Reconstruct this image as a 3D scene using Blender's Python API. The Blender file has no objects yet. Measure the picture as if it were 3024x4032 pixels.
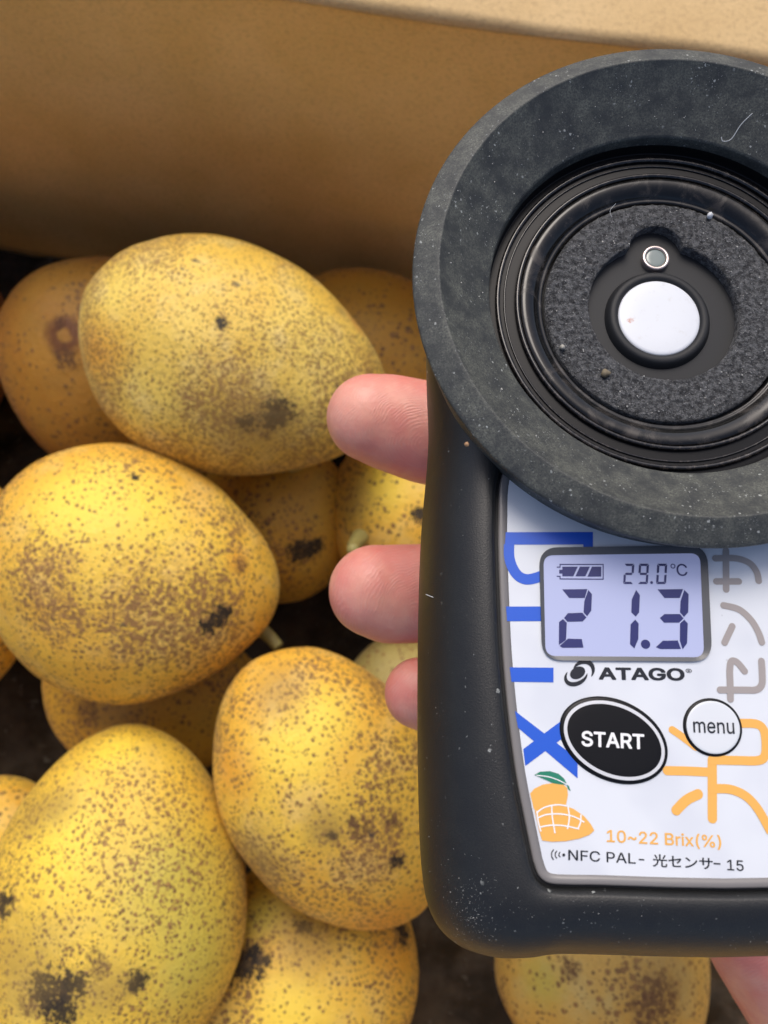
import bpy, bmesh, math, random
import numpy as np
from mathutils import Vector, Matrix, noise
from mathutils.bvhtree import BVHTree
R = math.radians
random.seed(7)
sc = bpy.context.scene

# ------------------------------------------------------------------ camera, sky, sun, exposure
H = 360.0           # camera height above the box bottom, mm
PHI = R(10.0)       # camera tilted 10 degrees off straight down
F = 3028.0          # focal length in photo pixels (26 mm equivalent)
MM = 0.001
cam_d = bpy.data.cameras.new('camera'); cam = bpy.data.objects.new('camera', cam_d)
sc.collection.objects.link(cam); sc.camera = cam
cam.location = (0, 0, H*MM); cam.rotation_euler = (PHI, 0, 0)
cam_d.sensor_fit = 'HORIZONTAL'; cam_d.sensor_width = 36.0; cam_d.lens = 36.0*F/3024.0
cam_d.clip_start = 0.005; cam_d.clip_end = 60.0
cam_d.dof.use_dof = True; cam_d.dof.focus_distance = 0.095; cam_d.dof.aperture_fstop = 48.0

world = bpy.data.worlds.new('World'); sc.world = world; world.use_nodes = True
wn = world.node_tree; bgn = wn.nodes['Background']
sky = wn.nodes.new('ShaderNodeTexSky'); sky.sky_type = 'NISHITA'; sky.sun_disc = False
SUN_EL, SUN_AZ = R(52), R(-4)      # azimuth from +Y towards -X
sky.sun_elevation = SUN_EL; sky.sun_rotation = SUN_AZ
sky.altitude = 200; sky.air_density = 0.75; sky.dust_density = 5.0; sky.ozone_density = 1.0
wn.links.new(sky.outputs[0], bgn.inputs['Color']); bgn.inputs['Strength'].default_value = 0.15
sun_d = bpy.data.lights.new('sun', 'SUN'); sun = bpy.data.objects.new('sun', sun_d); sc.collection.objects.link(sun)
sun_d.energy = 1.15; sun_d.angle = R(34); sun_d.color = (1.0, 0.95, 0.88)
sdir = Vector((math.sin(SUN_AZ)*math.cos(SUN_EL), math.cos(SUN_AZ)*math.cos(SUN_EL), math.sin(SUN_EL)))
sun.rotation_euler = sdir.to_track_quat('Z', 'Y').to_euler(); sun.location = sdir*3
sc.view_settings.view_transform = 'Standard'; sc.view_settings.look = 'None'
sc.view_settings.exposure = 0.30; sc.view_settings.gamma = 1.0
sc.cycles.max_bounces = 8

# ------------------------------------------------------------------ frames
cphi, sphi = math.cos(PHI), math.sin(PHI)
CR, CD, CF = Vector((1, 0, 0)), Vector((0, -cphi, -sphi)), Vector((0, sphi, -cphi))   # right, down, forward in world
def cam2w(p):       # mm in camera axes (right, down, forward) -> world metres
    return (CR*p[0] + CD*p[1] + CF*p[2] + Vector((0, 0, H)))*MM
K = 3024.0/1659.0
def ray(vx, vy):    # photo position (in the 1659 px wide view) -> direction with unit forward part
    return Vector(((vx*K-1512.0)/F, (vy*K-2016.0)/F, 1.0))
def at(vx, vy, z): return ray(vx, vy)*z

# ------------------------------------------------------------------ object helpers
def link(o, parent=None):
    sc.collection.objects.link(o)
    if parent: o.parent = parent
    return o
def mesh_obj(name, verts, faces, mat, parent=None, smooth=False):
    me = bpy.data.meshes.new(name); me.from_pydata([tuple(v) for v in verts], [], faces); me.update()
    if mat: me.materials.append(mat)
    if smooth:
        me.polygons.foreach_set('use_smooth', [True]*len(me.polygons))
    return link(bpy.data.objects.new(name, me), parent)
def tag(o, label=None, cat=None, group=None, kind=None):
    if label: o['label'] = label
    if cat: o['category'] = cat
    if group: o['group'] = group
    if kind: o['kind'] = kind
    return o

# ------------------------------------------------------------------ material helpers
class NT:
    def __init__(s, name):
        s.m = bpy.data.materials.new(name); s.m.use_nodes = True
        s.t = s.m.node_tree; s.b = s.t.nodes['Principled BSDF']
        s.tc = s.t.nodes.new('ShaderNodeTexCoord')
        mp = s.t.nodes.new('ShaderNodeMapping'); mp.inputs['Scale'].default_value = (1000, 1000, 1000)
        s.l(s.tc.outputs['Object'], mp.inputs[0]); s.co = mp.outputs[0]       # millimetres
    def l(s, a, b): s.t.links.new(a, b)
    def put(s, sock, v):
        if isinstance(v, bpy.types.NodeSocket): s.l(v, sock)
        else:
            try: sock.default_value = v
            except Exception: sock.default_value = (*v, 1.0)
    def noise(s, scale, detail=3, rough=.55, vec=None, dist=0., col=False):
        n = s.t.nodes.new('ShaderNodeTexNoise'); n.inputs['Scale'].default_value = scale
        n.inputs['Detail'].default_value = detail; n.inputs['Roughness'].default_value = rough; n.inputs['Distortion'].default_value = dist
        s.l(vec or s.co, n.inputs['Vector']); return n.outputs['Color' if col else 'Fac']
    def vor(s, scale, vec=None, feature='F1', rnd=1.0):
        n = s.t.nodes.new('ShaderNodeTexVoronoi'); n.feature = feature; n.inputs['Scale'].default_value = scale
        n.inputs['Randomness'].default_value = rnd
        s.l(vec or s.co, n.inputs['Vector']); return n
    def math(s, op, a, b=0.0, c=0.0, clamp=False):
        n = s.t.nodes.new('ShaderNodeMath'); n.operation = op; n.use_clamp = clamp
        for i, v in enumerate((a, b, c)):
            if isinstance(v, bpy.types.NodeSocket): s.l(v, n.inputs[i])
            else: n.inputs[i].default_value = v
        return n.outputs[0]
    def vm(s, op, a, b, out=0):
        n = s.t.nodes.new('ShaderNodeVectorMath'); n.operation = op
        for i, v in enumerate((a, b)):
            if isinstance(v, bpy.types.NodeSocket): s.l(v, n.inputs[i])
            elif op == 'SCALE' and i == 1: n.inputs['Scale'].default_value = v
            else: n.inputs[i].default_value = v
        return n.outputs['Value'] if op in ('DISTANCE', 'LENGTH', 'DOT_PRODUCT') else n.outputs[0]
    def step(s, v, a, b, y0=0., y1=1.):     # smooth step
        n = s.t.nodes.new('ShaderNodeMapRange'); n.interpolation_type = 'SMOOTHSTEP'
        s.l(v, n.inputs['Value'])
        for k, x in (('From Min', a), ('From Max', b), ('To Min', y0), ('To Max', y1)):
            if isinstance(x, bpy.types.NodeSocket): s.l(x, n.inputs[k])
            else: n.inputs[k].default_value = x
        return n.outputs[0]
    def mix(s, f, a, b, mode='MIX'):
        n = s.t.nodes.new('ShaderNodeMix'); n.data_type = 'RGBA'; n.blend_type = mode
        s.put(n.inputs[0], f)
        for i, v in ((6, a), (7, b)):
            if isinstance(v, bpy.types.NodeSocket): s.l(v, n.inputs[i])
            else: n.inputs[i].default_value = (*v[:3], 1.0)
        return n.outputs[2]
    def bump(s, h, strength, dist, prev=None):
        n = s.t.nodes.new('ShaderNodeBump'); n.inputs['Strength'].default_value = strength; n.inputs['Distance'].default_value = dist
        s.l(h, n.inputs['Height'])
        if prev: s.l(prev, n.inputs['Normal'])
        s.l(n.outputs[0], s.b.inputs['Normal']); return n.outputs[0]
    def set(s, **k):
        for a, v in k.items():
            nm = {'color': 'Base Color', 'rough': 'Roughness', 'spec': 'Specular IOR Level', 'metal': 'Metallic', 'coat': 'Coat Weight',
                  'coatr': 'Coat Roughness', 'emc': 'Emission Color', 'ems': 'Emission Strength', 'sss': 'Subsurface Weight', 'alpha': 'Alpha',
                  'trans': 'Transmission Weight'}[a]
            s.put(s.b.inputs[nm], v if not isinstance(v, tuple) else (*v[:3], 1.0))
        return s
def flat(name, color, rough=.5, spec=.5, **k):
    n = NT(name); n.set(color=color, rough=rough, spec=spec, **k); return n.m

# ------------------------------------------------------------------ materials
def cardboard(name, c1, c2):
    n = NT(name)
    st = n.t.nodes.new('ShaderNodeMapping'); st.inputs['Scale'].default_value = (.8, .8, 1.3); n.l(n.co, st.inputs[0])
    a = n.noise(.03, 3); b = n.noise(.9, 4, vec=st.outputs[0]); c = n.noise(2.6, 2)
    fib = n.vor(.28, vec=n.vm('ADD', n.co, n.vm('SCALE', n.noise(.25, 2, col=True), 6.0)))
    col = n.mix(n.step(a, .3, .7), c1, c2)
    col = n.mix(n.math('MULTIPLY', n.step(b, .45, .70), .35), col, tuple(x*.6 for x in c1))
    col = n.mix(n.math('MULTIPLY', n.step(c, .55, .7), .35), col, tuple(min(1, x*1.5) for x in c2))
    col = n.mix(n.math('MULTIPLY', n.step(fib.outputs['Distance'], .10, .02), .5), col, tuple(x*.5 for x in c1))
    n.set(color=col, rough=.78, spec=.25); n.bump(n.math('ADD', b, c), .35, .0004)
    return n.m
M_card = cardboard('cardboard', (.78, .50, .165), (.86, .57, .215))
M_flap = cardboard('cardboard_flap', (.52, .355, .165), (.58, .41, .205))
M_rim = cardboard('cardboard_edge', (.50, .36, .20), (.62, .47, .29))

def liner_mat():
    n = NT('dark_liner')
    a = n.noise(.05, 4, .6); b = n.noise(.16, 3)
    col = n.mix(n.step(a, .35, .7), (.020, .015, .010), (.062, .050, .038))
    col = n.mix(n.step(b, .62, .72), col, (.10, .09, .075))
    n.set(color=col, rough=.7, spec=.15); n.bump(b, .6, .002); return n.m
M_liner = liner_mat()

def rubber(name, base, dust_amt, rough=.55, dust_scale=.9, film=.25, patchlow=.12):
    n = NT(name)
    warp = n.vm('ADD', n.co, n.vm('SCALE', n.noise(2.5, 3, .7, col=True), .55))
    v = n.vor(dust_scale, vec=warp); sep = n.t.nodes.new('ShaderNodeSeparateColor'); n.l(v.outputs['Color'], sep.inputs[0])
    rad = n.math('MULTIPLY', n.step(sep.outputs[0], 1-dust_amt, 1.0), .26)
    spot = n.step(n.math('SUBTRACT', v.outputs['Distance'], rad), -.015, -.075)
    v2 = n.vor(dust_scale*2.6, vec=warp); sep2 = n.t.nodes.new('ShaderNodeSeparateColor'); n.l(v2.outputs['Color'], sep2.inputs[0])
    rad2 = n.math('MULTIPLY', n.step(sep2.outputs[1], 1-dust_amt*.8, 1.0), .3)
    spot2 = n.step(n.math('SUBTRACT', v2.outputs['Distance'], rad2), -.02, -.08)
    patch = n.step(n.noise(.20, 4, .65), .46, .60)
    allsp = n.math('MULTIPLY', n.math('MAXIMUM', spot, n.math('MULTIPLY', spot2, .7)), n.math('MULTIPLY_ADD', patch, .9, patchlow))
    fm = n.math('MULTIPLY', n.math('MULTIPLY', n.step(n.noise(.35, 5, .7), .30, .75), n.step(n.noise(4.5, 4, .75), .30, .68)), film*1.5, clamp=True)
    col = n.mix(fm, base, (.115, .12, .10))
    col = n.mix(n.math('MULTIPLY', allsp, .8), col, (.40, .42, .40))
    n.set(color=col, rough=rough, spec=.5); n.bump(n.math('ADD', n.noise(6.0, 2), n.math('MULTIPLY', allsp, 2.0)), .25, .00012)
    return n.m
M_body = rubber('housing_rubber', (.0095, .0100, .0105), .10, rough=.44, film=.05)
M_cup = rubber('cup_rubber', (.026, .029, .030), .95, rough=.62, dust_scale=1.5, film=.85)
M_gloss = NT('glossy_black'); M_gloss.set(color=(.004, .004, .005), rough=.07, spec=.6)
_g = M_gloss.noise(1.6, 4, .7); M_gloss.set(rough=M_gloss.step(_g, .4, .75, .10, .30), color=M_gloss.mix(M_gloss.step(_g, .42, .85), (.004, .004, .005), (.07, .058, .050)))
M_gloss = M_gloss.m
M_matte = flat('well_black', (.012, .013, .015), .6, .4)
def foam_mat():
    n = NT('foam'); a = n.noise(1.5, 5, .8); v = n.vor(3.2); b = n.noise(3.6, 3, .7)
    col = n.mix(n.step(a, .38, .66), (.022, .023, .026), (.18, .185, .19))
    col = n.mix(n.math('MULTIPLY', n.step(b, .58, .72), .8), col, (.42, .43, .44))
    n.set(color=col, rough=.55, spec=.5); n.bump(n.math('ADD', a, b), 1.0, .0006); return n.m
M_foam = foam_mat()
def white_film():
    n = NT('panel_white'); a = n.noise(.12, 2)
    col = n.mix(n.step(a, .4, .7), (.68, .71, .75), (.62, .65, .70))
    sp = n.vor(.8); s2 = n.t.nodes.new('ShaderNodeSeparateColor'); n.l(sp.outputs['Color'], s2.inputs[0])
    d = n.step(n.math('SUBTRACT', sp.outputs['Distance'], n.math('MULTIPLY', n.step(s2.outputs[0], .93, 1.), .12)), -.01, -.05)
    col = n.mix(n.math('MULTIPLY', d, .35), col, (.35, .36, .38))
    n.set(color=col, rough=.22, spec=.45); return n.m
M_white = white_film()
M_trim = flat('trim_grey', (.20, .19, .185), .25, .5)
M_blue = flat('print_blue', (.018, .10, .56), .3)
M_ink = flat('print_black', (.012, .014, .02), .3)
M_grey = flat('print_grey', (.34, .305, .29), .3)
M_orange = flat('print_orange', (.80, .42, .095), .3)
M_green = flat('print_green', (.02, .20, .12), .3)
M_paper = flat('print_white', (.80, .80, .80), .3)
M_bezel = flat('screen_bezel', (.085, .088, .095), .25)
M_lcd = flat('lcd_backlight', (.35, .38, .54), .16, .5, emc=(.50, .55, .92), ems=.17)
M_seg = flat('lcd_ink', (.022, .026, .13), .3)
M_btn = flat('button_black', (.004, .004, .005), .38, .25)
M_btnw = flat('button_white', (.66, .69, .72), .3)
M_metal = flat('contact_metal', (.62, .52, .48), .25, .5, metal=.8)
M_lens = flat('lens_grey', (.17, .21, .20), .12, .6)
def disc_mat():
    n = NT('sensor_white'); p = n.t.nodes.new('ShaderNodeCombineXYZ')
    a = n.noise(.8, 4, .7)
    col = n.mix(n.math('MULTIPLY', n.step(a, .55, .75), .35), (.66, .69, .73), (.50, .49, .47))
    d = n.vm('DISTANCE', n.vm('ADD', n.co, n.vm('SCALE', n.noise(2.2, 3, .7, col=True), .8)), (SPOT[0], SPOT[1], SPOT[2]))
    col = n.mix(n.step(d, .62, .25), col, (.45, .13, .045))
    n.set(color=col, rough=.35); return n.m
PADS = []
def skin_mat():
    n = NT('skin')
    a = n.noise(.10, 3); b = n.noise(.35, 3)
    col = n.mix(n.step(a, .35, .65), (.72, .33, .25), (.66, .22, .18))
    col = n.mix(n.math('MULTIPLY', n.step(b, .42, .66), .38), col, (.62, .23, .19))
    # fingerprint ridges: loops round a centre on each pad, broken by noise
    wob = n.vm('ADD', n.co, n.vm('SCALE', n.noise(.16, 2, .5, col=True), 3.0)); dm = None
    for c in PADS:
        d = n.vm('DISTANCE', wob, c); dm = d if dm is None else n.math('MINIMUM', dm, d)
    rid = n.math('MULTIPLY_ADD', n.math('SINE', n.math('MULTIPLY', dm, 2*math.pi/.48)), .5, .5)
    rid = n.math('MULTIPLY', rid, n.step(n.noise(.5, 3), .35, .6))
    col = n.mix(n.math('MULTIPLY', rid, .12), col, (.72, .45, .38))
    n.set(color=col, rough=.42, spec=.45, sss=.18)
    n.b.inputs['Subsurface Radius'].default_value = (1.0, .35, .2); n.b.inputs['Subsurface Scale'].default_value = .0035
    n1 = n.bump(rid, .30, .00010); n.bump(n.noise(1.2, 3), .25, .0003, n1)
    return n.m
M_stem = NT('stem'); M_stem.set(color=M_stem.mix(M_stem.noise(.5, 3), (.22, .19, .055), (.38, .33, .11)), rough=.6); M_stem = M_stem.m

def mango_mat(name, seed, cols=((.83, .60, .085), (.78, .47, .07), (.74, .60, .16)), dens=.5, spot=2.4, netty=.5, blems=(), tan=(.36, .185, .06), dark=(.07, .045, .028), op=.9, orange=None, green=None):
    """skin of a mango: yellow ground, raised tan lenticels with dark rims, netted scurf and scab marks at given points"""
    n = NT(name)
    off = n.t.nodes.new('ShaderNodeMapping'); off.inputs['Location'].default_value = (seed*13.7, seed*7.1, seed*3.3); n.l(n.co, off.inputs[0]); co = off.outputs[0]
    big = n.noise(.028, 3, .5, vec=co); mid = n.noise(.08, 4, .6, vec=co); zone = n.noise(.036, 2, .5, vec=n.vm('ADD', co, (40, 9, 3)))
    col = n.mix(n.step(big, .34, .62), cols[0], cols[1])
    col = n.mix(n.math('MULTIPLY', n.step(mid, .45, .72), .75), col, cols[2])
    # fine mottling of the peel
    col = n.mix(n.math('MULTIPLY', n.step(n.noise(.7, 3, .6, vec=co), .45, .75), .30), col, tuple(c*.72 for c in cols[1]))
    def mark(center, r, soft, warp=1.0, ws=.25):
        w = n.vm('ADD', n.co, n.vm('SCALE', n.vm('SUBTRACT', n.noise(ws, 4, .75, col=True), (.5, .5, .5)), warp*r*2.0))
        return n.step(n.vm('DISTANCE', w, tuple(center)), r*(1+soft), r*(1-soft))
    for (c, r, kind) in blems:
        if kind == 'orange': col = n.mix(n.math('MULTIPLY', mark(c, r, .9, .5, .06), .75), col, (.80, .37, .035))
        if kind == 'green': col = n.mix(n.math('MULTIPLY', mark(c, r, .9, .5, .06), .7), col, (.52, .47, .08))
        if kind == 'bright': col = n.mix(n.math('MULTIPLY', mark(c, r, .9, .4, .05), .85), col, (.90, .66, .07))
    # lenticels, two sizes
    wv = n.vm('ADD', co, n.vm('SCALE', n.noise(.9, 2, .6, vec=co, col=True), .9))
    sc1 = 1.0/spot
    z1 = n.step(zone, .34, .66)
    for (c, r, kind) in blems:
        if kind == 'bright': z1 = n.math('MULTIPLY', z1, n.math('SUBTRACT', 1.0, n.math('MULTIPLY', mark(c, r*.8, .8, .5, .06), .75)))
        if kind == 'dense': z1 = n.math('MAXIMUM', z1, mark(c, r, .7, .6, .07))
    hsum = None
    for k, (scale, amt, rr) in enumerate(((sc1, dens, .40), (sc1*1.75, dens*.8, .36))):
        v = n.vor(scale, vec=wv); sp = n.t.nodes.new('ShaderNodeSeparateColor'); n.l(v.outputs['Color'], sp.inputs[0])
        live = n.step(n.math('ADD', sp.outputs[0], n.math('MULTIPLY', z1, .45)), 1.08-amt, 1.18-amt)
        size = n.math('MULTIPLY', live, n.math('MULTIPLY_ADD', sp.outputs[1], .17, rr-.16))
        size = n.math('MULTIPLY', size, n.math('MULTIPLY_ADD', z1, netty*.75, .88))
        e = n.math('SUBTRACT', v.outputs['Distance'], size)
        inside = n.step(e, .03, -.05)
        rim = n.math('MULTIPLY', inside, n.step(e, -.16, -.05))
        tcol = n.mix(sp.outputs[2], tan, tuple(x*.7 for x in tan))
        col = n.mix(n.math('MULTIPLY', inside, op), col, tcol)
        col = n.mix(n.math('MULTIPLY', rim, n.math('MULTIPLY_ADD', sp.outputs[2], .6*op, .30*op)), col, dark)
        hsum = inside if hsum is None else n.math('MAXIMUM', hsum, inside)
    # net-like scurf in the dense zones
    wl = n.t.nodes.new('ShaderNodeMapping'); wl.inputs['Scale'].default_value = (.45, 1.0, 1.0); n.l(co, wl.inputs[0])
    net = n.noise(.75, 5, .72, vec=wl.outputs[0], dist=1.2)
    nm = n.math('MULTIPLY', n.step(net, .50, .60), n.math('MULTIPLY', n.step(zone, .46, .70), netty))
    for (c, r, kind) in blems:
        if kind == 'dense': nm = n.math('MAXIMUM', nm, n.math('MULTIPLY', n.step(net, .46, .56), mark(c, r*.9, .6, .6, .07)))
    col = n.mix(n.math('MULTIPLY', nm, .72), col, tuple(x*.95 for x in tan))
    # dark pin marks and dashes
    v = n.vor(.17, vec=n.vm('ADD', wl.outputs[0], n.vm('SCALE', n.noise(.6, 3, .7, vec=co, col=True), 2.6)))
    sp = n.t.nodes.new('ShaderNodeSeparateColor'); n.l(v.outputs['Color'], sp.inputs[0])
    pin = n.step(n.math('SUBTRACT', v.outputs['Distance'], n.math('MULTIPLY', n.step(sp.outputs[0], .45, 1.0), .15)), .0, -.05)
    col = n.mix(n.math('MULTIPLY', pin, .75), col, (.055, .05, .045))
    for (c, r, kind) in blems:
        if kind == 'black':
            m0 = mark(c, r*1.5, .5, 1.0, .35); col = n.mix(n.math('MULTIPLY', m0, .20), col, (.22, .13, .06))
            m1 = n.math('MULTIPLY', mark(c, r*1.2, .10, 2.2, .55), n.step(n.noise(.9, 4, .75), .36, .40))
            col = n.mix(n.math('MULTIPLY', m1, .95), col, (.012, .010, .009)); hsum = n.math('MAXIMUM', hsum, m1)
        if kind == 'brown':
            m1 = n.math('MULTIPLY', mark(c, r, .35, 1.2, .3), n.step(n.noise(.8, 4, .7), .38, .56))
            col = n.mix(n.math('MULTIPLY', m1, .85), col, (.11, .050, .025)); hsum = n.math('MAXIMUM', hsum, m1)
        if kind == 'ring':
            m1 = n.math('SUBTRACT', mark(c, r, .35, .5, .2), n.math('MULTIPLY', mark((c[0], c[1], c[2]), r*.38, .3, .8, .2), .8), clamp=True)
            col = n.mix(n.math('MULTIPLY', m1, .85), col, (.14, .045, .02))
        if kind == 'bruise':
            col = n.mix(n.math('MULTIPLY', mark(c, r, .9, .6, .1), .55), col, (.30, .19, .055))
    n.set(color=col, rough=n.step(hsum, 0, 1, .40, .58), spec=.42, sss=.06)
    n.b.inputs['Sheen Weight'].default_value = .07; n.b.inputs['Sheen Roughness'].default_value = .35; n.b.inputs['Sheen Tint'].default_value = (1, .95, .85, 1)
    n.b.inputs['Subsurface Radius'].default_value = (1.0, .6, .15); n.b.inputs['Subsurface Scale'].default_value = .002
    b1 = n.bump(hsum, .55, .00020); b2 = n.bump(n.noise(.45, 4, .6, vec=co), .40, .0012, b1); n.bump(n.noise(1.5, 3, .7, vec=co), .60, .00045, b2)
    return n.m

# ------------------------------------------------------------------ setting: ground, box, liner
def slab(name, quad, thick, mat, parent=None, nu=1, nv=1, jitter=0.):
    """a board: quad = 4 corners of its face (world mm, counter-clockwise seen from the front), thickened away from the front"""
    q = [Vector(p) for p in quad]; nrm = (q[1]-q[0]).cross(q[3]-q[0]).normalized()
    V, Fc = [], []
    for side in (0, 1):
        for j in range(nv+1):
            for i in range(nu+1):
                p = (q[0].lerp(q[1], i/nu)).lerp(q[3].lerp(q[2], i/nu), j/nv)
                d = noise.noise(p*.011)*jitter + noise.noise(p*.05)*jitter*.15
                V.append((p + nrm*(d - side*thick))*MM)
    W = nu+1; N = W*(nv+1)
    for j in range(nv):
        for i in range(nu):
            a = j*W+i; Fc.append((a, a+1, a+1+W, a+W)); Fc.append((N+a, N+a+W, N+a+1+W, N+a+1))
    for i in range(nu):
        Fc.append((i, N+i, N+i+1, i+1)); a = nv*W+i; Fc.append((a, a+1, N+a+1, N+a))
    for j in range(nv):
        a = j*W; Fc.append((a, a+W, N+a+W, N+a)); a = j*W+nu; Fc.append((a, N+a, N+a+W, a+W))
    return mesh_obj(name, V, Fc, mat, parent, smooth=False)

g_m = NT('ground'); g_m.set(color=g_m.mix(g_m.noise(.004, 4), (.16, .15, .14), (.24, .23, .21)), rough=.85)
bmg = [(-20, -20, -.012), (20, -20, -.012), (20, 20, -.012), (-20, 20, -.012)]
tag(mesh_obj('ground', bmg, [(0, 1, 2, 3)], g_m.m), kind='structure')

box = bpy.data.objects.new('cardboard_box', None); link(box); box.location = (0, 0, -.006)
tag(box, 'open brown cardboard box with its far wall and pale outer flap behind the mangoes', 'box')
XL, XR, YB = -225., 260., -230.
def boxpt(x, y, z): return (x, y, z+6.)
# far wall: top fold line runs down to the right in the photograph (box stands slightly turned)
def wally(x): return WY0 + WS*x
WY0, WS = 165.0, -.16
WT = 184.0
base = slab('bottom_panel', [boxpt(XL, YB, -2), boxpt(XR, YB, -2), boxpt(XR, wally(XR), -2), boxpt(XL, wally(XL), -2)], 4, M_card, box)
slab('wall', [boxpt(XL, wally(XL), -2), boxpt(XR, wally(XR), -2), boxpt(XR, wally(XR), WT), boxpt(XL, wally(XL), WT)], 4, M_card, box, 60, 24, 2.2)
slab('wall', [boxpt(XL, YB, -2), boxpt(XL, wally(XL), -2), boxpt(XL, wally(XL), WT), boxpt(XL, YB, WT)], 4, M_card, box, 8, 8, 1.)
slab('wall', [boxpt(XR, wally(XR), -2), boxpt(XR, YB, -2), boxpt(XR, YB, WT), boxpt(XR, wally(XR), WT)], 4, M_card, box, 8, 8, 1.)
slab('wall', [boxpt(XR, YB, -2), boxpt(XL, YB, -2), boxpt(XL, YB, WT), boxpt(XR, YB, WT)], 4, M_card, box, 8, 8, 1.)
def fold_and_flap():
    nx = 90; V = []; Fc = []; prof = []
    # rounded crease, then the flap going outwards and slightly down
    for a in range(0, 100, 12): prof.append((2.6*(1-math.cos(R(a))), 2.6*math.sin(R(a))))
    for d in (6, 14, 30, 55, 85, 120): prof.append((2.6+d, 2.6-.0*d - .10*d))
    for i in range(nx+1):
        x = XL + (XR-XL)*i/nx; t = i/nx; ztop = (WT)*(1-t) + (WT)*t
        wob = noise.noise(Vector((x*.03, 1, 0)))*1.2 + noise.noise(Vector((x*.14, 5, 0)))*.5
        dd = noise.noise(Vector((x*.011, wally(x)*.011, (ztop+6)*.011)))*2.2
        for (py, pz) in prof:
            V.append(Vector(boxpt(x, wally(x)-dd+py-1.3, ztop-.6+pz+wob*.7*(1 if pz > 1 else 0)+noise.noise(Vector((x*.02, py*.03, 3)))*min(2.5, py*.05)))*MM)
    L = len(prof)
    for i in range(nx):
        for j in range(L-1):
            Fc.append((i*L+j, (i+1)*L+j, (i+1)*L+j+1, i*L+j+1))
    o = mesh_obj('flap', V, Fc, M_flap, box, True)
    s = o.modifiers.new('thickness', 'SOLIDIFY'); s.thickness = .003; s.offset = -1
fold_and_flap()

def liner():
    nx, ny = 110, 100; V = []; Fc = []
    for j in range(ny+1):
        for i in range(nx+1):
            x = XL+8+(XR-XL-16)*i/nx; y = YB+3+(wally(x)-YB-5)*j/ny
            z = 7 + noise.noise(Vector((x*.02, y*.02, 4)))*5 + noise.noise(Vector((x*.07, y*.06, 9)))*3 + abs(noise.noise(Vector((x*.045, y*.05, 2))))*7
            V.append(Vector((x, y, z))*MM)
    for j in range(ny):
        for i in range(nx):
            a = j*(nx+1)+i; Fc.append((a, a+1, a+nx+2, a+nx+1))
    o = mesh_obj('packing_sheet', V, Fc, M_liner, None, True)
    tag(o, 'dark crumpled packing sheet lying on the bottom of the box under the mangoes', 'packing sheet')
liner()

# ------------------------------------------------------------------ mangoes
def mango(cx, cy, a, b, ang, z, label, taper=.16, tilt=0., seed=1, flat_=.88, hook=.10, stem=None, blems=(), group='speckled yellow mangoes heaped in the box', **mk):
    """cx, cy, half length a, half width b in view px; ang = direction of the narrow end in the picture, degrees clockwise from right"""
    s = K*z/F; A, B, Cc = a*s, b*s, b*s*flat_
    th, ti = R(ang), R(tilt)
    ex = Vector((math.cos(th)*math.cos(ti), math.sin(th)*math.cos(ti), math.sin(ti)))
    ez = Vector((0, 0, -1)); ez = (ez - ex*ez.dot(ex)).normalized(); ey = ez.cross(ex)
    Mc = Matrix((ex, ey, ez)).transposed()                      # local -> camera axes
    Wm = Matrix((CR, CD, CF)).transposed()
    Mw = (Wm @ Mc)
    if Mw.determinant() < 0: raise ValueError('flip')
    cen = at(cx, cy, z)
    nu, nv = 112, 64; V = []
    rs = Vector((seed*5.3, seed*2.1, seed))
    for i in range(nv+1):
        t = math.pi*i/nv; u = -math.cos(t)
        r = math.sin(t)*(1 - taper*u - .05*taper*u*u)
        r *= 1 + .03*math.cos(2.2*u) - .05*math.exp(-((u+.97)/.06)**2)
        for j in range(nu):
            p = 2*math.pi*j/nu
            v = Vector((A*u, B*r*math.cos(p) + hook*B*(u*u-.35), Cc*r*math.sin(p)))
            q = Vector((v.x*.022, v.y*.022, v.z*.022)) + rs
            k = 1 + .050*noise.noise(q) + .016*noise.noise(q*2.6) + .004*noise.noise(q*9)
            V.append(v*k)
    Fc = [(i*nu+j, (i+1)*nu+j, (i+1)*nu+(j+1) % nu, i*nu+(j+1) % nu) for i in range(nv) for j in range(nu)]
    Vc = [Mc @ v + cen for v in V]
    bvh = BVHTree.FromPolygons([tuple(v) for v in Vc], [f for f in Fc])
    bl = []
    for (px, py, rmm, kind) in blems:
        d = ray(px, py).normalized(); hit = bvh.ray_cast(Vector((0, 0, 0)), d)[0]
        if hit is None: print('blemish misses', label, px, py); continue
        bl.append((Mc.transposed() @ (hit-cen), rmm, kind))
    mat = mango_mat('mango_peel', seed, blems=bl, **mk)
    empty = bpy.data.objects.new('mango', None); link(empty)
    empty.matrix_world = Matrix.Translation(cam2w(cen)) @ Mw.to_4x4()
    me_v = [v*MM for v in V]
    body = mesh_obj('fruit', me_v, [tuple(reversed(f)) for f in Fc], mat, empty, True)
    tag(empty, label, 'mango', group)
    if stem:
        (x0, y0, z0), (x1, y1, z1), r0 = stem
        p0, p1 = at(x0, y0, z0), at(x1, y1, z1)
        p0 = Mc.transposed() @ (p0-cen); p1 = Mc.transposed() @ (p1-cen)
        SV, SF = tube([p0, p0.lerp(p1, .5)+Vector((.5, .7, .3)), p1], [r0*1.35, r0, r0*.85], 16)
        mesh_obj('stem', [v*MM for v in SV], SF, M_stem, empty, True)
    return empty
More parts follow.
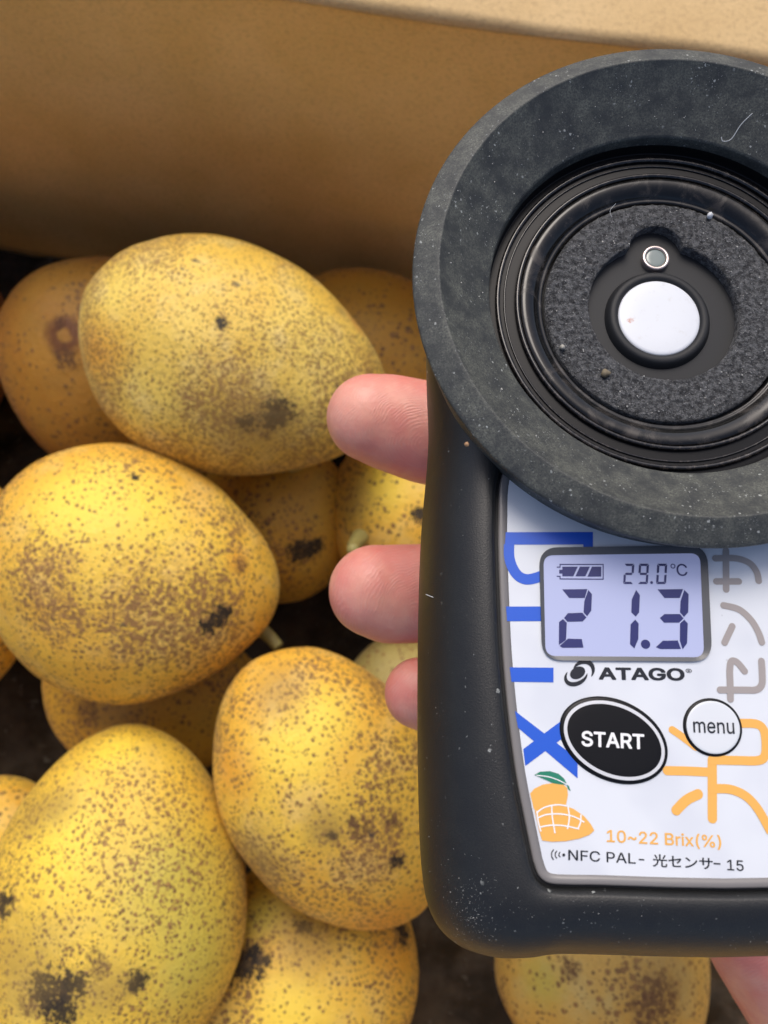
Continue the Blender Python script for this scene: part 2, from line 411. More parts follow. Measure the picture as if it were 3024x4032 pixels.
def tube(pts, rad, n=12, caps=True):
    """round tube through a few points"""
    P = catmull(pts, 6) if len(pts) > 2 else [Vector(p) for p in pts]
    Rr = np.interp(np.linspace(0, 1, len(P)), np.linspace(0, 1, len(rad)), rad)
    V, Fc = [], []
    for i, p in enumerate(P):
        t = (P[min(i+1, len(P)-1)]-P[max(i-1, 0)]).normalized()
        a = t.cross(Vector((.3, .9, .31))).normalized(); b = t.cross(a)
        for j in range(n):
            q = 2*math.pi*j/n; V.append(p + (a*math.cos(q)+b*math.sin(q))*float(Rr[i]))
    for i in range(len(P)-1):
        for j in range(n): Fc.append((i*n+j, i*n+(j+1) % n, (i+1)*n+(j+1) % n, (i+1)*n+j))
    if caps:
        Fc.append(tuple(range(n-1, -1, -1))); Fc.append(tuple((len(P)-1)*n+j for j in range(n)))
    return V, Fc
def catmull(pts, sub, closed=False):
    P = [Vector(p) for p in pts]; n = len(P); out = []
    for i in range(n if closed else n-1):
        if closed: a, b, c, d = P[i-1], P[i], P[(i+1) % n], P[(i+2) % n]
        else: a, b, c, d = P[max(i-1, 0)], P[i], P[i+1], P[min(i+2, n-1)]
        for k in range(sub):
            t = k/sub; out.append(.5*((2*b)+(c-a)*t+(2*a-5*b+4*c-d)*t*t+(3*b-a-3*c+d)*t*t*t))
    if not closed: out.append(P[-1])
    return out

Y_pale = ((.87, .64, .13), (.84, .55, .085), (.82, .63, .22))
Y_warm = ((.88, .58, .07), (.84, .475, .055), (.82, .56, .16))
Y_green = ((.86, .585, .065), (.80, .53, .06), (.74, .52, .10))
Y_shade = ((.64, .38, .045), (.58, .31, .035), (.56, .34, .05))  # peel tones darkened to stand in for shade deep in the heap
mango(510, 780, 340, 240, 20, 250, 'pale yellow mango finely speckled all over, topmost of the heap below the cardboard wall', seed=1, tilt=6, cols=Y_pale, dens=.95, spot=1.3, netty=.8, op=.66, taper=.13,
      blems=[(600, 893, 4.2, 'black'), (585, 905, 2.5, 'black'), (535, 915, 2.4, 'black'), (575, 940, 2.0, 'brown'), (480, 700, 1.4, 'black'), (735, 672, 2.0, 'bruise'), (560, 930, 12, 'bruise'), (770, 700, 4, 'orange'), (210, 760, 9, 'orange'), (480, 880, 13, 'dense')])
mango(292, 1240, 318, 262, 16, 245, 'large yellow mango at left with a jagged black scab near its narrow end', seed=2, tilt=4, cols=Y_warm, dens=.66, spot=1.6, netty=.75, taper=.13,
      blems=[(470, 1335, 3.2, 'black'), (445, 1355, 1.8, 'black'), (492, 1322, 1.6, 'black'), (290, 1030, 1.1, 'black'), (520, 1222, 2.4, 'brown'), (515, 1215, 4, 'orange'), (225, 1080, 13, 'bright'), (150, 1100, 10, 'bright'), (330, 1110, 9, 'bright'), (330, 1340, 18, 'dense'), (430, 1300, 12, 'dense'), (85, 1250, 12, 'dense'), (120, 1320, 10, 'dense')])
mango(250, 1936, 362, 268, -82, 232, 'greenish yellow evenly spotted mango with black scabs at its base, bottom left', seed=3, tilt=8, cols=Y_green, dens=.98, spot=1.55, netty=.35, taper=.12,
      blems=[(8, 1955, 3.0, 'black'), (105, 2140, 4.5, 'black'), (130, 2180, 4.0, 'black'), (160, 2125, 2.6, 'black'), (60, 2170, 3.0, 'brown'), (215, 2090, 2.6, 'brown'), (200, 2065, 1.8, 'brown'), (295, 2120, 2.4, 'black'), (250, 1620, 6, 'bright'), (130, 1820, 10, 'bright'), (380, 1900, 14, 'green'), (420, 2080, 12, 'green'), (75, 1760, 6, 'bruise'), (130, 1740, 5, 'bruise'), (40, 2080, 10, 'bruise'), (230, 2140, 6, 'bruise')])
mango(722, 1700, 336, 222, 60, 240, 'warm yellow mango under the little fingertip, partly behind the left edge of the meter', seed=4, tilt=5, cols=Y_warm, dens=.78, spot=1.6, netty=.6, hook=.04, taper=.04,
      blems=[(858, 1860, 2.0, 'black'), (717, 1803, 1.4, 'black'), (700, 1785, 5, 'bruise'), (780, 1790, 3, 'brown'), (760, 1770, 1.3, 'brown'), (850, 1770, 2.6, 'brown'), (600, 1490, 8, 'bruise'), (830, 1490, 10, 'dense'), (560, 1850, 8, 'bruise'), (700, 1550, 9, 'bright'), (640, 1620, 8, 'bright'), (495, 1660, 8, 'orange'), (800, 1830, 12, 'dense'), (830, 1990, 10, 'orange')])
mango(618, 2140, 308, 255, -25, 268, 'orange yellow mango with a black ring-shaped scab, bottom centre under two others', seed=5, tilt=0, cols=((.84, .56, .07), (.82, .49, .06), (.78, .54, .13)), dens=.66, spot=1.75, netty=.55, taper=.1,
      blems=[(530, 2085, 4.6, 'black'), (548, 2060, 2.5, 'black'), (575, 2075, 1.4, 'black'), (655, 2000, 2.0, 'black'), (870, 2015, 3.4, 'black'), (660, 2020, 10, 'bruise'), (860, 2060, 10, 'orange'), (560, 1980, 7, 'green'), (620, 2180, 10, 'bright')])
mango(222, 790, 232, 205, 100, 315, 'shaded brownish mango with a dark ring-like patch, behind the upper left of the heap', seed=6, tilt=10, cols=((.52, .27, .045), (.46, .21, .035), (.46, .25, .05)), dens=.3, spot=2.6, netty=.3,  # brown cols put the far wall's shade into the peel
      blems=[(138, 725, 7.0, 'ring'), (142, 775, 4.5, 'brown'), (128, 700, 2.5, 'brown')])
mango(800, 775, 225, 190, 8, 318, 'shaded amber mango between the pale speckled mango and the round cup of the meter', seed=7, tilt=-8, cols=((.55, .30, .035), (.50, .25, .03), (.48, .27, .04)), dens=.3, spot=2.6, netty=.3)  # peel colour darkened for the shade at the wall base
mango(868, 1100, 190, 180, 200, 300, 'yellow mango with a short pale stem facing up, between the upper two fingertips', seed=8, tilt=52, taper=.08, cols=Y_warm, dens=.42, spot=2.3, netty=.4,
      stem=((778, 1160, 270), (762, 1188, 254), 2.3), blems=[(772, 1168, 4.2, 'brown'), (905, 1110, 2.2, 'black'), (830, 1040, 10, 'bright'), (760, 1090, 9, 'bruise')])
mango(592, 1140, 185, 178, 70, 306, 'dim amber mango deep in the gap between the two large mangoes and the fingertips', seed=9, tilt=30, cols=Y_shade, dens=.4, spot=2.4, netty=.4,
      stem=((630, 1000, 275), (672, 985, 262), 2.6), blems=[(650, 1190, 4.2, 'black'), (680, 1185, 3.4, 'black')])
mango(345, 1500, 246, 172, 8, 300, 'amber mango lying in shade under the scabbed yellow mango, with a pale stem poking out', seed=10, tilt=0, cols=Y_shade, dens=.5, spot=2.4, netty=.4,
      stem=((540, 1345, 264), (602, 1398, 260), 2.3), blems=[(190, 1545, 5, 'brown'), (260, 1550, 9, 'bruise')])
mango(-105, 1265, 250, 178, 84, 292, 'yellow mango mostly beyond the left edge, under the scabbed yellow mango', seed=11, tilt=0, cols=Y_warm, dens=.45, spot=2.4, netty=.5)
mango(12, 1838, 160, 145, 30, 285, 'small patch of yellow mango at the left edge above the greenish mango', seed=12, tilt=0, cols=Y_warm, dens=.4, spot=2.4, netty=.4)
mango(1312, 2105, 260, 216, 82, 262, 'dull yellow mango with brown smears, below the bottom edge of the meter', seed=13, tilt=0, cols=((.66, .44, .10), (.60, .36, .07), (.62, .48, .16)), dens=.55, spot=2.2, netty=.6,
      blems=[(1230, 2090, 3.2, 'brown'), (1170, 2120, 6, 'green'), (1450, 2100, 12, 'bruise'), (1420, 2170, 8, 'brown')])
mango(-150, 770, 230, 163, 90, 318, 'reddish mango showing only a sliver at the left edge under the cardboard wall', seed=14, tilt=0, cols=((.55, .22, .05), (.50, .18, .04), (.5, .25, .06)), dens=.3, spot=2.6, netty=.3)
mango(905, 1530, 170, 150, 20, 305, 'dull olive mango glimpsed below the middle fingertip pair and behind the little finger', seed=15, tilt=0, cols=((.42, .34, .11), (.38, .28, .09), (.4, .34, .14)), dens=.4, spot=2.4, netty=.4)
mango(-60, 2260, 170, 150, 20, 262, 'yellow mango showing in the bottom left corner beneath the greenish mango', seed=16, tilt=0, cols=Y_warm, dens=.6, spot=2.2, netty=.5)

# ------------------------------------------------------------------ the meter: local frame x right, y up the case, z towards the camera
TA = R(13.6); ca, sa = math.cos(TA), math.sin(TA)
DX, DY, DN = Vector((1, 0, 0)), Vector((0, ca, -sa)), Vector((0, sa, ca))      # right, down, into depth (camera axes)
DC = Vector((34.7, -27.2, 86.4))                                               # centre of the cup's lip
meter = bpy.data.objects.new('handheld_meter', None); link(meter)
Wm = Matrix((CR, CD, CF)).transposed(); Dm = Matrix((DX, -DY, -DN)).transposed()
meter.matrix_world = Matrix.Translation(cam2w(DC)) @ (Wm @ Dm).to_4x4()
tag(meter, 'dark handheld sugar meter with round rubber cup and lit screen reading 21.3', 'sugar meter')
def L(vx, vy, w):       # photo point -> (x, y) on the meter's plane at depth w
    d = ray(vx, vy); t = (DC.dot(DN)+w)/d.dot(DN); p = d*t-DC
    return Vector((p.dot(DX), -p.dot(DY)))
def c1(x, y, w=None): return L((1900+x*.67752)/K, (1900+y*.67752)/K, PW if w is None else w)
def c2(x, y, w=None): return L((1900+x*.67752)/K, (2650+y*.67752)/K, PW if w is None else w)
PW = 7.3                # depth of the panel's printed face
def part(name, V, Fc, mat, parent=None, smooth=True, kind=None):
    o = mesh_obj(name, [Vector(v)*MM for v in V], Fc, mat, parent or meter, smooth)
    if kind: o['kind'] = kind
    return o
def lathe(name, prof, mat, cx=0, cy=0, n=160, parent=None, smooth=True, sub=1):
    V, Fc = [], []
    for (r, w) in prof:
        for j in range(n):
            q = 2*math.pi*j/n; V.append((cx+r*math.cos(q), cy+r*math.sin(q), -w))
    for i in range(len(prof)-1):
        for j in range(n): Fc.append((i*n+j, i*n+(j+1) % n, (i+1)*n+(j+1) % n, (i+1)*n+j))
    return part(name, V, Fc, mat, parent, smooth)
def smoothprof(p, sub=5): return [(v.x, v.y) for v in catmull([Vector((a, b, 0)) for a, b in p], sub)]

# housing: loft between the panel opening and the outer outline
outer_px = [(925, 960), (910, 1150), (904, 1300), (901.5, 1500), (903, 1700), (911, 1880), (932, 1975), (980, 2032), (1052, 2058), (1120, 2060), (1196, 2051), (1400, 2056)]
inner_px = [(1078, 1020), (1069, 1130), (1071, 1250), (1080, 1440), (1103, 1650), (1137, 1830), (1147, 1873), (1160, 1902), (1185, 1919), (1230, 1923), (1300, 1924), (1450, 1929)]
WO = 17.0
out_k = [Vector((0, 28.5)), Vector((-20, 20.3)), Vector((-28.3, 4))] + [L(x, y, WO) for x, y in outer_px]
in_k = [Vector((0, -25.6)), Vector((-10.5, -23.4)), Vector((-18.5, -17.9))] + [L(x, y, PW-.2) for x, y in inner_px]
out_k.append(Vector((0, out_k[-1].y-.10))); in_k.append(Vector((0, in_k[-1].y-.10)))
def half(kp): return [(v.x, v.y) for v in catmull([Vector((p.x, p.y, 0)) for p in kp], 8)]
def full(kp):
    h = half(kp); return h + [(-x, y) for x, y in reversed(h[1:-1])]
OUT, INN = full(out_k), full(in_k)
def inset(loop, d):
    n = len(loop); res = []
    for i in range(n):
        a, b = Vector(loop[i-1]), Vector(loop[(i+1) % n]); t = (b-a).normalized(); nr = Vector((-t.y, t.x)); res.append((loop[i][0]+nr.x*d, loop[i][1]+nr.y*d))
    return res
_s = 1 if abs(inset(INN, 1)[60][0]) < abs(INN[60][0]) else -1
def ins(loop, d): return inset(loop, d*_s)
def loft(name, loops, mat, parent=None, cap0=False, cap1=False):
    n = len(loops[0][0]); V = []; Fc = []
    for (lp, w) in loops:
        ws = w if hasattr(w, '__len__') else [w]*n
        V += [(p[0], p[1], -ws[i]) for i, p in enumerate(lp)]
    for k in range(len(loops)-1):
        for i in range(n): Fc.append((k*n+i, k*n+(i+1) % n, (k+1)*n+(i+1) % n, (k+1)*n+i))
    if cap0: Fc.append(tuple(range(n)))
    if cap1: Fc.append(tuple((len(loops)-1)*n+i for i in range(n))[::-1])
    o = part(name, V, Fc, mat, parent, True)
    bm = bmesh.new(); bm.from_mesh(o.data); bmesh.ops.recalc_face_normals(bm, faces=bm.faces); bm.to_mesh(o.data); bm.free()
    return o
loops = [(ins(INN, .35), PW+1.4), (ins(INN, .1), PW+.3), (INN, PW-.35), (ins(INN, -.25), PW-.75)]
I2 = ins(INN, -.5)
for k in range(0, 15):
    q = R(90*k/14); s = math.sin(q)**.95
    loops.append(([(a[0]*(1-s)+b[0]*s, a[1]*(1-s)+b[1]*s) for a, b in zip(I2, OUT)], PW-.9 + (WO-PW+.9)*(1-math.cos(q)**1.15)))
for k in range(1, 10):
    q = R(90*k/9); s = math.cos(q); loops.append(([(p[0]*(.72+.28*s), (p[1]+28)*(.80+.20*s)-28) for p in OUT], WO+13*math.sin(q)))
housing = loft('housing', loops, M_body, cap1=True)
bm = bmesh.new(); bm.from_mesh(housing.data)        # open the head where the well sits
bmesh.ops.delete(bm, geom=[f for f in bm.faces if (f.calc_center_median().xy.length < .0268 and f.calc_center_median().z > -.016)], context='FACES')
bm.to_mesh(housing.data); bm.free()
# seam groove floor and panel
loft('panel_gasket', [(ins(INN, .12), PW+.6), (ins(INN, .9), PW+.6)], M_matte)
TRIM = ins(INN, .45); WHT = ins(INN, 1.42)
def plate(name, loop, w, th, mat, parent=None):
    n = len(loop); V = [(p[0], p[1], -w) for p in loop]+[(p[0], p[1], -(w+th)) for p in loop]
    Fc = [tuple(range(n))]+[(i, (i+1) % n, n+(i+1) % n, n+i) for i in range(n)]
    o = part(name, V, Fc, mat, parent, False)
    bm = bmesh.new(); bm.from_mesh(o.data); bmesh.ops.recalc_face_normals(bm, faces=bm.faces); bm.to_mesh(o.data)
    if bm.faces[0:1] and o.data.polygons[0].normal.z < 0:
        bmesh.ops.reverse_faces(bm, faces=bm.faces); bm.to_mesh(o.data)
    bm.free(); return o
loft('panel_trim', [(TRIM, PW+.9), (TRIM, PW+.08), (ins(INN, .62), PW-.02), (WHT, PW-.02), (WHT, PW+.3)], M_trim)
panel = plate('front_panel', ins(INN, 1.38), PW, .4, M_white)

# printed marks
ORD = [0]
def sheet(name, polys, mat, w, parent=None, th=0.0):
    """flat print: list of polygons (lists of 2D points)"""
    V, Fc = [], []
    for P in polys:
        b = len(V); area = sum(P[i-1][0]*P[i][1]-P[i][0]*P[i-1][1] for i in range(len(P)))
        if area < 0: P = P[::-1]
        V += [(p[0], p[1], -w) for p in P]; Fc.append(tuple(range(b, b+len(P))))
    return part(name, V, Fc, mat, parent or panel, False)
def stroke(P, wd, cap=True):
    """a round-ended brush stroke through 2D points, width wd -> polygons"""
    pts = [Vector((p[0], p[1])) for p in P]
    if len(pts) > 2: pts = [Vector((v.x, v.y)) for v in catmull([Vector((p.x, p.y, 0)) for p in pts], 8)]
    Lf, Rt = [], []
    for i, p in enumerate(pts):
        t = (pts[min(i+1, len(pts)-1)]-pts[max(i-1, 0)]).normalized(); nr = Vector((-t.y, t.x))
        Lf.append(p+nr*wd/2); Rt.append(p-nr*wd/2)
    out = [[Lf[i], Lf[i+1], Rt[i+1], Rt[i]] for i in range(len(pts)-1)]
    caps = []
    if cap:
        for (p, q) in ((pts[0], pts[1]), (pts[-1], pts[-2])):
            d = (p-q).normalized(); a0 = math.atan2(d.y, d.x)
            caps.append([p + Vector((math.cos(a0+t), math.sin(a0+t)))*wd/2 for t in np.linspace(-math.pi/2, math.pi/2, 12)])
    return out+caps
def ell(c, rx, ry, rot=0, n=48, a0=0, a1=360):
    return [Vector((c[0]+rx*math.cos(t)*math.cos(rot)-ry*math.sin(t)*math.sin(rot), c[1]+rx*math.cos(t)*math.sin(rot)+ry*math.sin(t)*math.cos(rot))) for t in np.linspace(R(a0), R(a1), n, endpoint=(a1-a0) != 360)]
def annulus(name, c, r0, r1, asp, rot, mat, w, parent=None, n=72, w1=None):
    V, Fc = [], []
    A_, B_ = ell(c, r0, r0*asp, rot, n), ell(c, r1, r0*asp+(r1-r0), rot, n)
    for p in A_: V.append((p[0], p[1], -w))
    for p in B_: V.append((p[0], p[1], -(w if w1 is None else w1)))
    for i in range(n): Fc.append((i, n+i, n+(i+1) % n, (i+1) % n))
    return part(name, V, Fc, mat, parent or panel, True)
